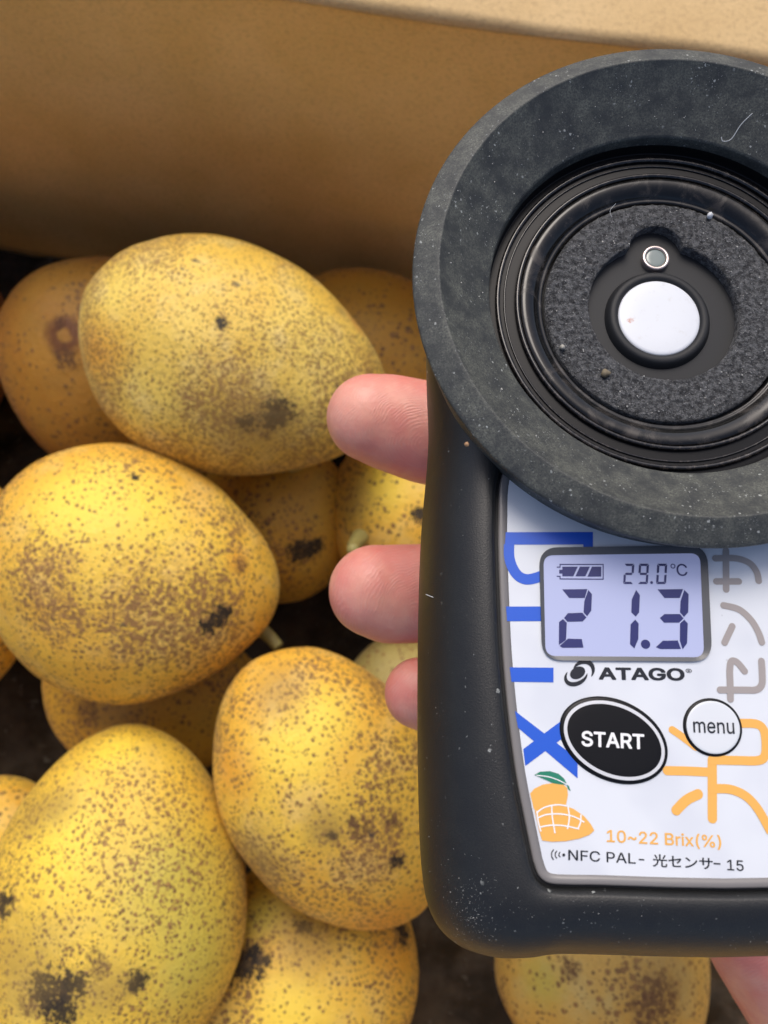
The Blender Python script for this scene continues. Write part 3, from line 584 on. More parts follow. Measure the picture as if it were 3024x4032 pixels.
# letter outlines: advance width, then closed outlines, thousandths of an em
GLY = {'S': (447, ['224,-9 197,-8 172,-4 149,1 128,9 108,19 91,31 76,45 64,60 54,77 46,96 41,115 38,137 104,137 107,123 110,110 116,98 123,88 132,79 142,71 154,64 166,59 180,55 194,52 209,50 224,49 241,50 257,52 272,55 286,60 299,66 311,74 321,82 329,92 336,102 341,114 345,126 346,139 345,151 342,161 338,171 332,179 325,186 316,193 307,199 296,205 284,209 272,214 259,218 245,222 184,239 154,249 128,260 105,274 86,289 71,307 60,326 54,348 52,372 53,393 58,413 65,431 75,448 87,463 102,476 119,488 138,498 158,506 180,511 203,514 227,516 252,514 275,511 296,505 316,498 334,488 351,476 365,463 377,449 387,433 394,415 399,397 401,378 337,378 334,396 326,412 316,426 302,437 286,447 267,453 247,457 225,459 209,458 194,456 180,452 167,448 156,442 145,435 136,427 129,418 123,409 118,398 116,387 115,376 116,363 119,352 124,342 131,334 139,326 148,319 158,313 169,308 180,304 191,300 202,296 212,293 264,279 276,276 287,272 299,268 312,264 324,258 336,252 347,245 359,238 369,229 379,220 387,209 395,198 401,185 405,171 407,155 408,139 407,118 403,99 396,81 386,64 374,48 360,34 343,21 323,11 302,2 278,-4 252,-8']), 'T': (449, ['32,452 32,509 417,509 417,452 257,452 257,0 193,0 193,452']), 'A': (480, ['16,0 201,509 276,509 463,0 395,0 287,302 282,317 276,334 270,352 264,372 257,394 250,420 241,447 232,478 245,478 236,447 228,419 220,393 213,371 206,351 201,333 195,317 191,302 85,0', '110,142 110,199 370,199 370,142']), 'R': (449, ['60,0 60,509 236,509 264,507 290,504 313,497 333,489 351,478 367,465 380,450 390,433 399,415 405,395 408,374 409,352 408,330 405,309 399,290 390,271 380,255 367,240 351,228 333,217 312,209 289,203 264,199 236,198 125,198 125,0', '125,255 234,255 252,256 269,258 284,262 298,267 309,273 319,281 327,290 334,300 339,312 342,324 344,338 345,352 344,367 342,380 339,393 334,405 327,415 319,425 309,433 298,440 284,445 269,449 252,451 233,452 125,452', '353,0 230,229 303,229 428,0']), 'm': (610, ['53,0 53,379 112,379 112,295 108,295 112,310 118,323 125,335 132,346 141,355 151,363 161,370 172,376 183,380 195,384 207,386 219,386 239,385 257,380 273,372 287,361 299,347 309,331 316,314 321,295 312,295 317,308 322,321 329,332 337,343 347,353 357,361 368,369 381,375 394,380 407,383 422,385 437,386 453,385 468,383 483,378 497,372 510,364 522,354 532,342 541,328 548,313 553,296 556,276 557,255 557,0 496,0 496,254 494,273 490,289 483,302 473,313 460,321 447,326 433,329 419,330 406,330 395,328 384,324 374,320 365,314 358,307 351,299 345,290 341,280 338,270 336,259 335,247 335,0 274,0 274,260 273,275 269,288 262,301 253,311 242,320 229,326 215,329 199,330 188,330 178,328 168,325 158,320 148,314 140,307 132,299 126,289 121,278 117,266 114,253 114,238 114,0']), 'e': (404, ['212,-8 185,-7 161,-2 138,6 117,16 98,30 82,46 68,64 56,85 46,108 40,132 35,159 34,187 35,215 39,242 46,267 55,290 67,311 81,329 97,346 115,359 135,370 157,378 180,383 205,384 221,384 236,382 251,379 266,374 280,368 294,361 307,351 319,341 331,329 341,315 350,299 357,282 363,263 368,242 370,219 371,194 371,169 75,169 75,221 338,221 310,202 309,220 307,237 303,254 298,269 291,282 283,294 273,305 263,314 250,321 237,326 222,329 205,330 189,329 173,326 159,321 146,313 135,304 125,294 116,282 109,270 103,256 99,241 97,226 96,211 96,178 97,157 100,139 104,122 110,106 118,92 128,80 139,70 151,61 165,55 179,50 195,47 212,46 224,47 234,48 244,50 254,53 263,56 271,61 278,66 285,73 292,80 297,88 302,96 306,105 365,91 360,77 353,63 345,51 335,39 324,29 311,19 298,11 283,4 266,-1 249,-5 231,-7']), 'n': (410, ['114,227 114,0 53,0 53,379 112,379 112,287 102,287 112,312 124,332 137,349 152,362 169,372 187,379 207,383 227,384 246,383 264,380 280,376 295,369 309,360 321,349 332,336 341,321 348,304 353,285 356,264 357,240 357,0 296,0 296,235 295,256 290,275 283,291 273,304 260,315 246,323 229,328 210,329 197,328 184,326 172,322 161,317 150,311 141,303 133,293 126,283 121,271 117,257 114,243']), 'u': (410, ['182,-5 164,-4 146,-1 130,4 115,11 101,20 89,31 78,44 69,59 62,76 57,95 54,116 53,139 53,379 114,379 114,144 115,123 119,105 127,89 137,75 150,64 164,56 181,52 200,50 213,51 226,53 238,57 249,62 259,69 268,77 276,86 283,97 289,109 293,122 295,137 296,153 296,379 357,379 357,0 298,0 298,92 307,92 297,67 286,47 272,30 257,17 240,7 222,0 203,-4']), 'N': (523, ['60,0 60,509 136,509 343,183 347,176 352,169 357,160 363,151 369,141 375,130 381,119 388,107 394,94 401,82 407,68 414,55 405,54 403,68 402,81 401,95 401,108 400,121 400,134 399,146 399,157 399,195 399,509 463,509 463,0 387,0 202,290 177,331 171,342 164,354 156,367 148,381 108,452 119,454 122,384 124,328 125,291 125,0']), 'F': (410, ['60,0 60,509 369,509 369,452 125,452 125,278 346,278 346,221 125,221 125,0']), 'C': (510, ['267,-7 235,-5 205,1 177,11 150,25 126,42 104,63 86,88 70,115 57,146 48,179 42,215 40,254 42,293 48,329 57,362 70,393 86,421 104,445 126,466 150,484 177,498 205,508 235,514 267,516 286,515 305,513 323,509 340,504 357,498 373,490 388,481 402,471 415,460 427,447 438,433 448,418 456,402 463,385 469,367 473,348 408,348 405,361 401,373 395,384 389,395 382,404 375,413 366,421 357,428 348,435 337,440 327,445 315,449 304,452 292,454 280,455 267,456 245,454 223,450 203,443 184,432 166,419 150,403 137,385 125,364 116,340 109,314 105,285 103,254 105,223 109,194 116,168 125,145 137,123 151,105 166,89 184,76 203,66 223,59 245,54 267,53 280,53 292,55 304,57 315,60 327,64 337,69 348,74 357,81 366,88 375,96 382,105 389,114 395,125 401,136 405,148 408,160 473,160 469,142 463,124 457,107 448,91 438,76 428,62 416,49 402,38 388,28 373,19 357,11 341,5 323,0 305,-4 286,-6']), 'P': (445, ['60,0 60,509 235,509 263,507 289,503 312,497 332,487 350,476 366,462 379,447 390,430 398,411 404,391 407,370 409,348 407,325 404,304 398,284 390,265 379,248 366,233 350,219 332,207 312,198 289,191 263,187 235,186 125,186 125,0', '125,242 233,242 252,243 269,246 284,250 297,256 308,264 318,272 327,282 333,294 338,306 342,319 344,333 344,348 344,362 342,376 338,389 333,402 326,413 318,423 308,431 297,439 284,444 268,449 251,451 232,452 125,452']), 'L': (393, ['60,0 60,509 125,509 125,57 361,57 361,0']), '-': (453, ['337,244 337,188 114,188 114,244']), '1': (453, ['76,0 76,55 391,55 391,0', '276,509 276,0 212,0 212,448 209,448 86,358 86,427 198,509']), '5': (453, ['221,-7 199,-6 178,-2 159,3 140,11 123,21 108,32 94,45 83,60 73,76 66,93 62,111 60,130 122,130 124,119 127,108 132,98 138,89 145,80 154,73 163,66 173,60 184,56 196,52 208,50 221,50 236,51 250,53 264,58 276,64 288,72 298,82 307,92 314,104 320,117 324,131 327,146 328,162 327,178 324,193 320,208 314,221 306,233 297,244 286,254 275,262 262,269 248,273 233,276 218,277 205,276 192,275 180,272 167,268 156,264 145,258 136,252 128,246 67,253 96,509 366,509 366,452 151,452 134,301 136,301 145,308 155,315 166,320 178,325 190,329 203,331 216,333 229,334 247,333 263,330 279,326 294,321 308,314 321,306 334,296 345,285 355,273 364,260 372,246 379,231 384,215 388,199 390,181 391,163 390,139 385,117 379,95 369,76 357,57 343,41 327,27 309,15 289,6 268,-1 245,-5']), '0': (453, ['227,-7 199,-5 174,1 151,11 130,24 111,41 95,62 80,86 69,113 60,144 53,178 49,214 48,254 49,294 53,330 60,364 69,395 81,422 95,447 112,467 130,484 151,498 174,508 200,514 227,516 254,514 279,508 302,498 323,484 342,467 358,447 372,422 384,395 393,364 400,330 404,294 405,254 404,214 400,178 393,144 384,113 373,86 359,62 342,41 323,24 302,11 279,1 254,-5', '227,50 245,51 261,56 276,63 290,74 303,87 313,103 323,122 330,144 336,168 340,194 343,223 344,254 343,285 340,314 336,341 330,365 323,387 313,405 303,422 290,435 276,446 261,453 245,458 227,460 209,458 192,453 177,446 163,435 151,422 140,405 131,387 123,365 117,341 113,314 110,285 109,254 110,223 113,194 117,168 123,144 131,122 140,103 151,87 163,74 177,63 192,56 209,51']), '~': (453, ['52,150 53,170 55,188 60,204 66,218 73,230 82,240 92,248 103,255 115,260 127,263 139,266 151,266 164,266 175,264 187,260 197,256 208,249 220,241 232,232 246,221 254,213 262,207 269,202 275,198 280,196 286,193 292,192 299,192 309,193 318,196 325,201 332,207 338,216 341,226 344,239 344,253 400,253 400,233 397,215 393,199 386,185 379,173 370,163 360,155 349,148 338,143 326,139 314,137 301,137 288,137 276,139 265,143 254,148 243,154 232,162 219,171 207,182 198,189 190,195 183,200 177,204 172,207 166,209 160,210 154,210 144,209 136,207 128,202 121,196 115,188 111,178 109,165 108,150']), '2': (453, ['64,0 64,47 234,229 248,243 261,257 272,270 282,282 291,294 299,305 305,316 311,327 315,337 318,348 320,360 320,371 319,385 317,397 313,408 308,419 301,428 293,436 283,443 273,449 262,454 250,457 237,459 224,460 209,459 196,457 184,453 172,447 162,441 153,433 145,424 139,413 134,402 130,390 128,376 127,362 66,362 67,384 71,405 77,424 86,442 98,459 111,473 126,486 143,496 162,505 182,511 203,514 225,516 247,514 268,511 288,505 306,497 323,486 337,474 350,461 361,445 370,428 376,411 380,392 381,372 380,358 378,345 375,331 371,318 365,304 357,290 347,275 336,259 322,241 306,223 288,202 267,180 153,60 153,57 389,57 389,0']), 'B': (456, ['60,0 60,509 241,509 266,508 289,504 310,499 329,491 345,481 359,469 371,456 381,442 388,426 394,410 397,392 398,374 397,358 395,344 392,331 387,320 380,310 373,301 365,293 356,286 347,280 336,275 326,270 315,267 315,262 327,261 339,257 351,252 363,245 374,237 385,227 394,216 402,203 409,189 414,173 417,155 418,136 417,117 413,100 408,83 400,67 390,52 377,39 362,28 344,18 324,10 301,4 275,1 247,0', '125,57 245,57 272,58 296,63 315,70 330,80 341,92 349,105 354,120 355,137 355,149 352,161 348,173 342,184 335,194 327,203 317,211 306,218 293,224 279,228 264,230 248,231 125,231', '125,285 238,285 252,286 265,288 277,291 288,296 299,302 308,309 316,317 323,326 329,337 333,348 335,359 336,372 334,388 330,403 323,417 313,429 299,439 283,446 263,450 240,452 125,452']), 'r': (259, ['53,0 53,379 112,379 112,321 115,321 122,335 130,347 140,358 152,367 166,375 181,380 196,384 213,385 229,384 243,384 243,322 230,324 224,325 219,325 213,326 207,326 194,325 182,323 170,319 159,315 149,309 140,301 132,293 126,284 121,273 117,262 114,250 114,237 114,0']), 'i': (167, ['53,0 53,379 114,379 114,0', '84,443 75,444 67,446 60,449 54,455 48,461 44,468 42,475 41,483 42,491 44,499 48,506 54,512 60,517 67,521 75,523 84,524 92,523 100,521 107,517 114,512 119,506 123,499 126,491 126,483 126,475 123,468 119,461 114,455 107,449 100,446 92,444']), 'x': (379, ['21,0 171,218 171,171 29,379 100,379 147,306 156,292 164,279 172,266 179,253 186,241 193,229 200,217 207,206 175,206 183,217 190,229 196,241 202,253 209,266 216,279 224,292 233,306 282,379 352,379 209,169 209,214 358,0 287,0 231,85 222,99 214,112 207,124 200,136 193,148 187,159 180,171 173,182 205,182 198,171 191,159 185,148 178,136 172,124 165,112 157,99 148,85 91,0']), '(': (273, ['89,207 90,235 92,264 96,293 101,324 107,354 114,384 122,413 132,441 142,468 153,494 164,517 177,539 236,539 223,512 212,485 201,457 191,428 182,399 174,370 167,342 161,313 157,285 154,258 152,232 151,207 152,184 154,161 156,138 160,115 165,91 172,67 179,42 188,16 198,-10 209,-38 222,-66 236,-96 177,-96 156,-59 139,-21 124,16 111,55 102,93 95,131 90,169']), '%': (676, ['175,283 160,284 146,286 132,291 121,297 110,305 101,314 93,324 86,335 81,347 78,360 75,373 75,388 75,412 76,426 78,440 81,452 87,464 93,476 101,486 110,495 121,503 133,509 146,513 160,516 175,517 191,516 206,513 219,509 230,503 241,495 250,486 258,476 264,464 269,452 273,440 275,426 276,412 276,388 275,373 273,360 269,347 264,335 257,324 250,314 241,305 230,297 218,291 205,286 191,284', '175,327 188,329 198,332 206,338 212,346 217,355 221,365 223,376 223,388 223,412 223,424 221,435 217,445 213,454 206,462 198,468 188,471 175,473 164,471 153,468 145,462 138,454 133,445 130,435 128,424 127,412 127,388 128,376 130,365 133,355 138,346 145,338 153,332 163,329', '501,-10 486,-9 471,-6 458,-2 446,5 436,12 426,21 419,31 412,43 407,55 403,68 401,81 400,95 400,120 401,134 403,147 407,160 412,172 419,184 427,194 436,203 447,210 458,217 471,221 486,224 501,225 517,224 531,221 544,217 556,210 566,203 576,194 583,184 590,172 595,160 598,147 600,134 601,120 601,95 600,81 598,68 594,55 589,43 583,31 575,21 566,12 555,5 544,-2 531,-6 517,-9', '501,35 513,36 523,39 531,45 538,53 543,62 546,73 548,84 549,95 549,120 548,131 546,142 543,153 538,162 532,170 524,176 513,179 501,180 489,179 479,176 471,170 464,162 459,153 456,142 453,131 453,120 453,95 453,84 455,73 459,62 464,53 470,45 479,39 489,36', '132,0 482,509 540,509 191,0']), ')': (273, ['37,-96 52,-66 64,-37 76,-9 86,18 95,44 102,69 108,93 113,116 117,139 120,162 121,184 122,207 121,232 119,258 116,285 112,313 106,342 99,370 91,399 82,428 73,457 62,485 50,512 37,539 97,539 109,517 121,494 131,468 142,441 151,413 159,384 167,354 173,323 178,293 181,264 183,235 184,207 183,168 178,130 171,92 161,53 149,15 134,-22 117,-59 97,-96']), 'G': (520, ['269,-7 236,-5 205,1 176,11 149,25 125,43 104,64 85,88 69,116 57,146 47,179 42,215 40,254 42,293 47,329 57,362 69,393 85,421 103,445 125,466 149,484 175,498 203,508 233,514 265,516 285,515 304,513 322,509 340,504 358,497 374,489 389,480 403,469 416,458 429,445 439,431 449,416 458,401 465,384 470,367 474,349 408,349 404,361 399,372 393,383 387,393 380,403 373,411 365,420 356,427 347,434 337,439 326,444 315,448 304,452 291,454 279,455 265,456 243,454 222,450 202,443 183,432 166,419 150,404 137,385 125,364 116,340 109,314 105,285 103,254 105,223 109,194 116,168 125,145 137,124 151,105 166,90 184,76 203,66 224,59 246,54 269,53 290,54 309,57 328,63 345,71 360,81 374,93 386,107 396,123 404,141 410,160 414,180 415,202 434,199 283,199 283,256 478,256 478,200 476,170 471,141 463,115 451,91 436,69 419,50 399,33 377,19 352,8 326,0 298,-5']), 'O': (533, ['267,-7 235,-5 205,1 177,11 150,25 126,42 105,63 86,88 70,115 57,146 48,179 42,215 40,254 42,293 48,329 57,362 70,393 86,421 105,445 126,466 150,484 177,498 205,508 235,514 267,516 299,514 329,508 357,498 384,484 408,466 429,445 448,421 464,393 477,362 486,329 491,293 493,254 491,215 486,179 477,146 464,115 448,88 429,63 408,42 384,25 357,11 329,1 299,-5', '267,53 289,54 310,59 330,66 349,76 367,89 383,105 396,123 408,144 418,168 425,194 429,223 430,254 429,286 425,314 418,341 408,365 396,386 383,404 367,420 349,433 330,443 310,450 289,454 267,456 245,454 223,450 203,443 184,433 167,420 151,404 137,385 125,364 116,340 109,314 105,285 103,254 105,223 109,194 116,168 125,144 137,123 151,105 167,89 184,76 203,66 223,59 245,54']), '®': (463, ['231,118 211,119 192,122 173,127 154,134 137,142 121,152 105,164 91,177 78,191 67,206 57,222 48,240 42,258 37,277 34,297 33,317 34,337 37,357 42,376 48,394 57,411 67,428 78,443 91,457 105,470 121,482 137,491 154,500 173,507 192,512 211,515 231,516 252,515 271,512 290,507 309,500 326,491 343,482 358,470 372,457 385,443 396,428 406,411 415,394 422,376 426,357 429,337 430,317 429,297 426,277 422,258 415,240 406,222 396,206 385,191 372,177 358,164 343,152 326,142 309,134 290,127 271,122 252,119', '231,166 252,168 271,171 290,178 307,187 323,198 338,210 351,225 362,241 371,259 377,277 381,296 382,317 381,337 377,357 371,375 362,393 351,409 338,423 323,436 307,447 290,456 271,462 252,466 231,467 211,466 192,462 173,456 156,447 140,436 125,423 112,409 101,393 92,375 86,357 82,337 81,317 82,296 86,277 92,259 101,241 112,225 125,210 140,198 156,187 173,178 192,171 211,168', '273,226 228,312 273,312 319,226', '161,226 161,409 253,409 259,408 266,407 272,405 279,402 285,399 292,394 297,389 302,383 306,376 309,368 311,360 311,350 311,341 309,332 306,323 302,316 296,309 291,304 285,299 278,295 271,292 264,289 257,288 250,287 185,287 185,319 239,319 243,319 248,321 253,323 257,327 261,331 264,337 266,343 267,350 266,358 264,364 261,368 257,372 252,375 248,376 244,378 239,378 203,378 203,226']), ' ': (188, [])}
GCAP = .505
def text(name, s, pL, pR, cap, mat, w, parent=None, bold=0.0):
    """a line of print from pL to pR on the panel (2D, mm), capital height cap"""
    own = all(ch in GLY for ch in s)
    cu = bpy.data.curves.new('tmp', 'CURVE' if own else 'FONT')
    if own:
        cu.dimensions = '2D'; cu.fill_mode = 'BOTH'; pen = 0; edge = []
        for ch in s:
            adv, outl = GLY[ch]
            for o_ in outl:
                P = [tuple(int(v) for v in q.split(',')) for q in o_.split()]
                if P[0] == P[-1]: P = P[:-1]
                if bold:
                    for a_, b_ in zip(P, P[1:]+P[:1]): edge.append((Vector(((a_[0]+pen)/1000., a_[1]/1000.)), Vector(((b_[0]+pen)/1000., b_[1]/1000.))))
                sp = cu.splines.new('POLY'); sp.points.add(len(P)-1)
                for k, (x, y) in enumerate(P): sp.points[k].co = ((x+pen)/1000., y/1000., 0, 1)
                sp.use_cyclic_u = True
            pen += adv
    else:
        cu.body = s; cu.size = 1.0; cu.offset = bold; cu.resolution_u = 6; cu.fill_mode = 'FRONT'
    ob = bpy.data.objects.new('tmp', cu); sc.collection.objects.link(ob); bpy.context.view_layer.update()
    me = bpy.data.meshes.new_from_object(ob.evaluated_get(bpy.context.evaluated_depsgraph_get())); V = [v.co.copy() for v in me.vertices]; Fc = [tuple(p.vertices) for p in me.polygons]
    bpy.data.objects.remove(ob); bpy.data.curves.remove(cu); bpy.data.meshes.remove(me)
    if not V: print('no glyphs for', s); return None
    lift = [0.0]*len(V)
    if own and bold:        # heavier weight: a thin band along every outline
        for k, (a_, b_) in enumerate(edge):
            t_ = (b_-a_).normalized()*bold; n_ = Vector((-t_.y, t_.x)); b0 = len(V)
            V += [Vector((*q, 0)) for q in (a_-t_*.5-n_, b_+t_*.5-n_, b_+t_*.5+n_, a_-t_*.5+n_)]; Fc.append((b0, b0+1, b0+2, b0+3)); lift += [.0001*(k % 40+1)]*4
    x0, x1 = min(v.x for v in V), max(v.x for v in V)
    d = (Vector(pR)-Vector(pL)); ln = d.length; d.normalize(); nr = Vector((-d.y, d.x)); ch = GCAP if own else .727
    out = [(pL[0]+d.x*(v.x-x0)/(x1-x0)*ln+nr.x*v.y/ch*cap, pL[1]+d.y*(v.x-x0)/(x1-x0)*ln+nr.y*v.y/ch*cap, -w+lf) for v, lf in zip(V, lift)]
    o = part(name, out, Fc, mat, parent or panel, False)
    return o
W1, W2, W3, W4 = PW-.04, PW-.07, PW-.10, PW-.13

# big sideways characters, grey and orange (left of them the blue ones)
sw = (c1(1434, 500)-c1(1396, 500)).length
gs = []
for P in ([(1414, 396), (1415, 622)], [(1352, 441), (1470, 441), (1550, 468), (1592, 520), (1604, 572)], [(1358, 575), (1488, 575)],
          [(1400, 714), (1490, 738), (1560, 800), (1602, 870), (1622, 928)], [(1450, 836), (1406, 930)]):
    gs += stroke([c1(*p) for p in P], sw)
for P in ([c1(1522, 1096), c1(1478, 1045), c1(1445, 1040), c1(1436, 1090), c2(1438, 60), c2(1440, 152)], [c2(1380, 98), c2(1520, 99), c2(1590, 97), c2(1622, 66), c2(1624, 0), c1(1620, 1038)]):
    gs += stroke(P, sw)
for k, g in enumerate(gs): pass
def layered(name, polys, mat, w, parent=None):
    """overlapping strokes: each polygon a hair prouder than the last so no faces coincide"""
    V, Fc = [], []
    for k, P in enumerate(polys):
        b = len(V); area = sum(P[i-1][0]*P[i][1]-P[i][0]*P[i-1][1] for i in range(len(P)))
        if area < 0: P = P[::-1]
        V += [(p[0], p[1], -(w-.00012*k)) for p in P]; Fc.append(tuple(range(b, b+len(P))))
    return part(name, V, Fc, mat, parent or panel, False)
layered('grey_lettering', gs, M_grey, W1)
ow = (c2(1362, 700)-c2(1308, 700)).length; og = []
for P, k in (([(1334, 505), (1335, 845)], 1.), ([(1102, 330), (1160, 370), (1238, 430)], .8), ([(1072, 567), (1200, 570), (1335, 577)], .95), ([(1125, 797), (1185, 738), (1252, 704)], 1.05),
             ([(1490, 292), (1590, 296), (1632, 330), (1645, 400), (1640, 478), (1600, 508), (1480, 508), (1336, 505)], .95), ([(1336, 672), (1440, 676), (1530, 716), (1600, 792), (1670, 915)], .95)):
    og += stroke([c2(*p) for p in P], ow*k)
layered('orange_lettering', og, M_orange, W1)
# blue sideways lettering
bl = [[c1(*p) for p in [(134, 289), (641, 288), (641, 358), (560, 360), (385, 361), (130, 361)]], [c1(*p) for p in [(585, 358), (641, 358), (641, 400), (585, 400)]]]
layered('blue_lettering', bl + stroke([c1(154, 360), c1(155, 430), c1(172, 490), c1(205, 540), c1(250, 562), c1(300, 557), c1(350, 540)], (c1(128, 400)-c1(182, 400)).length*1.12, False)
        + [[c1(*p) for p in [(136, 721), (400, 720), (400, 805), (143, 806)]], [c1(*p) for p in [(158, 1074), (412, 1076), (412, 1161), (168, 1158)]]]
        + [[c2(*p) for p in [(188, 220), (552, 500), (552, 612), (206, 318)]], [c2(*p) for p in [(470, 268), (470, 375), (248, 540), (236, 442)]]], M_blue, W1)
# mango picture
layered('mango_print', [[c2(*p) for p in [(276, 700), (300, 672), (350, 648), (410, 639), (465, 645), (492, 668), (496, 710), (489, 745), (480, 790), (330, 820), (298, 790)]]], M_orange, W1)
layered('cut_mango_print', [[c2(*p) for p in [(303, 800), (340, 775), (400, 764), (470, 768), (530, 790), (590, 832), (630, 880), (648, 915), (620, 940), (560, 962), (480, 977), (400, 980), (345, 972), (328, 915)]]], M_orange, W2)
gw = .09*1.6
gl = []
for P in ([(312, 812), (360, 780), (430, 765), (490, 772)], [(322, 840), (370, 822), (450, 818), (530, 834), (590, 866)], [(332, 895), (390, 884), (470, 886), (560, 905)],
          [(400, 765), (405, 840), (420, 930)], [(495, 772), (503, 840), (492, 905)], [(315, 800), (322, 860), (338, 920)], [(570, 822), (568, 865), (552, 905)]):
    gl += stroke([c2(*p) for p in P], gw, False)
layered('scored_lines', gl, M_paper, W3)
layered('leaf_print', [[c2(*p) for p in [(300, 592), (335, 573), (390, 570), (440, 585), (472, 612), (490, 646), (460, 648), (410, 640), (355, 615)]], [c2(*p) for p in [(486, 646), (500, 655), (512, 686), (498, 676)]]], M_green, W2)
layered('leaf_vein', stroke([c2(312, 594), c2(380, 602), c2(440, 622), c2(490, 648)], .10, False), M_paper, W3)
text('range_text', '10~22 Brix(%)', c2(722, 980), c2(1388, 1014), (c2(800, 917)-c2(800, 984)).length, M_orange, W1, bold=.012)
lab_h = (c2(560, 1030)-c2(560, 1088)).length
text('model_text', 'NFC PAL-', c2(498, 1086), c2(940, 1110), lab_h, M_ink, W1, bold=.006)
text('model_text', '光センサ', c2(988, 1117), c2(1338, 1138), lab_h*.98, M_ink, W1, bold=.012)
layered('model_dash', stroke([c2(1342, 1107), c2(1382, 1109)], .14, False), M_ink, W1)
text('model_text', '15', c2(1422, 1145), c2(1518, 1150), lab_h*1.02, M_ink, W1, bold=.006)
ws = []
for k, (x, h) in enumerate(((447, 13), (426, 20), (405, 28))):
    ws += stroke([c2(x+h*.22, 1055-h), c2(x-3, 1055-h*.45), c2(x-4, 1055), c2(x-3, 1055+h*.45), c2(x+h*.22, 1055+h)], .11)
layered('wireless_mark', ws + [ell(c2(471, 1057), .15, .15)], M_ink, W1)
text('maker_text', 'ATAGO', c1(674, 1142), c1(1176, 1148), (c1(800, 1078)-c1(800, 1142)).length, M_ink, W1, bold=.030)
text('registered_mark', '®', c1(1180, 1112), c1(1216, 1114), .55, M_ink, W1)
e0 = c1(562, 1108); ea = math.atan2(1, 2.2)
def cres(c, rx, ry, rot, a0, a1, t0, off=0.):
    """tapering arc"""
    n = 36; o_, i_ = [], []
    for k in range(n+1):
        t = R(a0+(a1-a0)*k/n); th = t0*math.sin(math.pi*k/n)**.7
        for lst, dr in ((o_, th*.5), (i_, -th*.5)):
            lst.append(Vector((c[0]+(rx+dr)*math.cos(t)*math.cos(rot)-(ry+dr)*math.sin(t)*math.sin(rot), c[1]+(rx+dr)*math.cos(t)*math.sin(rot)+(ry+dr)*math.sin(t)*math.cos(rot))))
    return [[o_[k], o_[k+1], i_[k+1], i_[k]] for k in range(n)]
u1 = (c1(100, 100)-c1(101, 100)).length
layered('maker_emblem', [ell(c1(552, 1106), 45*u1, 31*u1, R(28))] + cres(c1(545, 1118), 66*u1, 44*u1, R(30), 120, 330, 24*u1) + cres(c1(583, 1100), 62*u1, 50*u1, R(40), -75, 120, 26*u1), M_ink, W1)

# screen
def rrect(p0, p1, p2, p3, rad, n=8):
    """rounded quad through four corner points"""
    P = [Vector(p) for p in (p0, p1, p2, p3)]; out = []
    for i in range(4):
        a, b, c = P[i-1], P[i], P[(i+1) % 4]
        d0, d1 = (a-b).normalized(), (c-b).normalized(); s, e = b+d0*rad, b+d1*rad
        for k in range(n+1):
            t = k/n; out.append(s*(1-t)**2 + b*2*t*(1-t) + e*t*t)
    return out
sc_out = rrect(c1(326, 380), c1(1300, 368), c1(1330, 1042), c1(345, 1034), 2.2)
sc_in = rrect(c1(352, 424), c1(1262, 412), c1(1286, 1016), c1(364, 1008), 1.15)
def ringplate(name, A_, B_, w0, w1, mat, parent):
    n = len(A_); V = [(p[0], p[1], -(PW+.02)) for p in A_]+[(p[0], p[1], -w0) for p in A_]+[(p[0], p[1], -w1) for p in B_]+[(p[0], p[1], -(PW-.01)) for p in B_]
    Fc = [(k*n+i, k*n+(i+1) % n, (k+1)*n+(i+1) % n, (k+1)*n+i) for k in range(3) for i in range(n)]
    o = part(name, V, Fc, mat, parent, False); return o
screen = sheet('screen', [sc_in], M_lcd, W3, meter)
ringplate('screen_bezel', sc_out, sc_in, PW-.28, PW-.16, M_bezel, meter)
SG = PW-.14
def seg(name, polys): return sheet(name, [[c1(*p) for p in P] for P in polys], M_seg, SG, screen)
seg('digit', [[(462, 622), (608, 620), (592, 672), (502, 672)], [(613, 625), (634, 650), (630, 745), (606, 778), (585, 755), (590, 690)], [(494, 760), (578, 757), (602, 785), (580, 808), (492, 810), (472, 788)], [(443, 812), (466, 794), (488, 815), (484, 915), (442, 945)], [(495, 908), (575, 910), (585, 960), (462, 961), (446, 950)]])
seg('digit', [[(890, 625), (912, 655), (908, 755), (888, 780), (862, 755), (865, 680)], [(885, 797), (905, 820), (903, 910), (880, 965), (855, 940), (858, 825)]])
sheet('decimal_point', [ell(c1(945, 940), 26*u1, 25*u1)], M_seg, SG, screen)
seg('digit', [[(1015, 622), (1163, 620), (1144, 672), (1055, 672)], [(1170, 625), (1195, 650), (1193, 755), (1168, 782), (1145, 755), (1148, 690)], [(1028, 788), (1055, 765), (1145, 765), (1166, 790), (1140, 815), (1052, 815)], [(1170, 797), (1190, 820), (1186, 935), (1160, 970), (1144, 920), (1145, 820)], [(1005, 957), (1045, 920), (1132, 918), (1150, 968), (1030, 968)]])
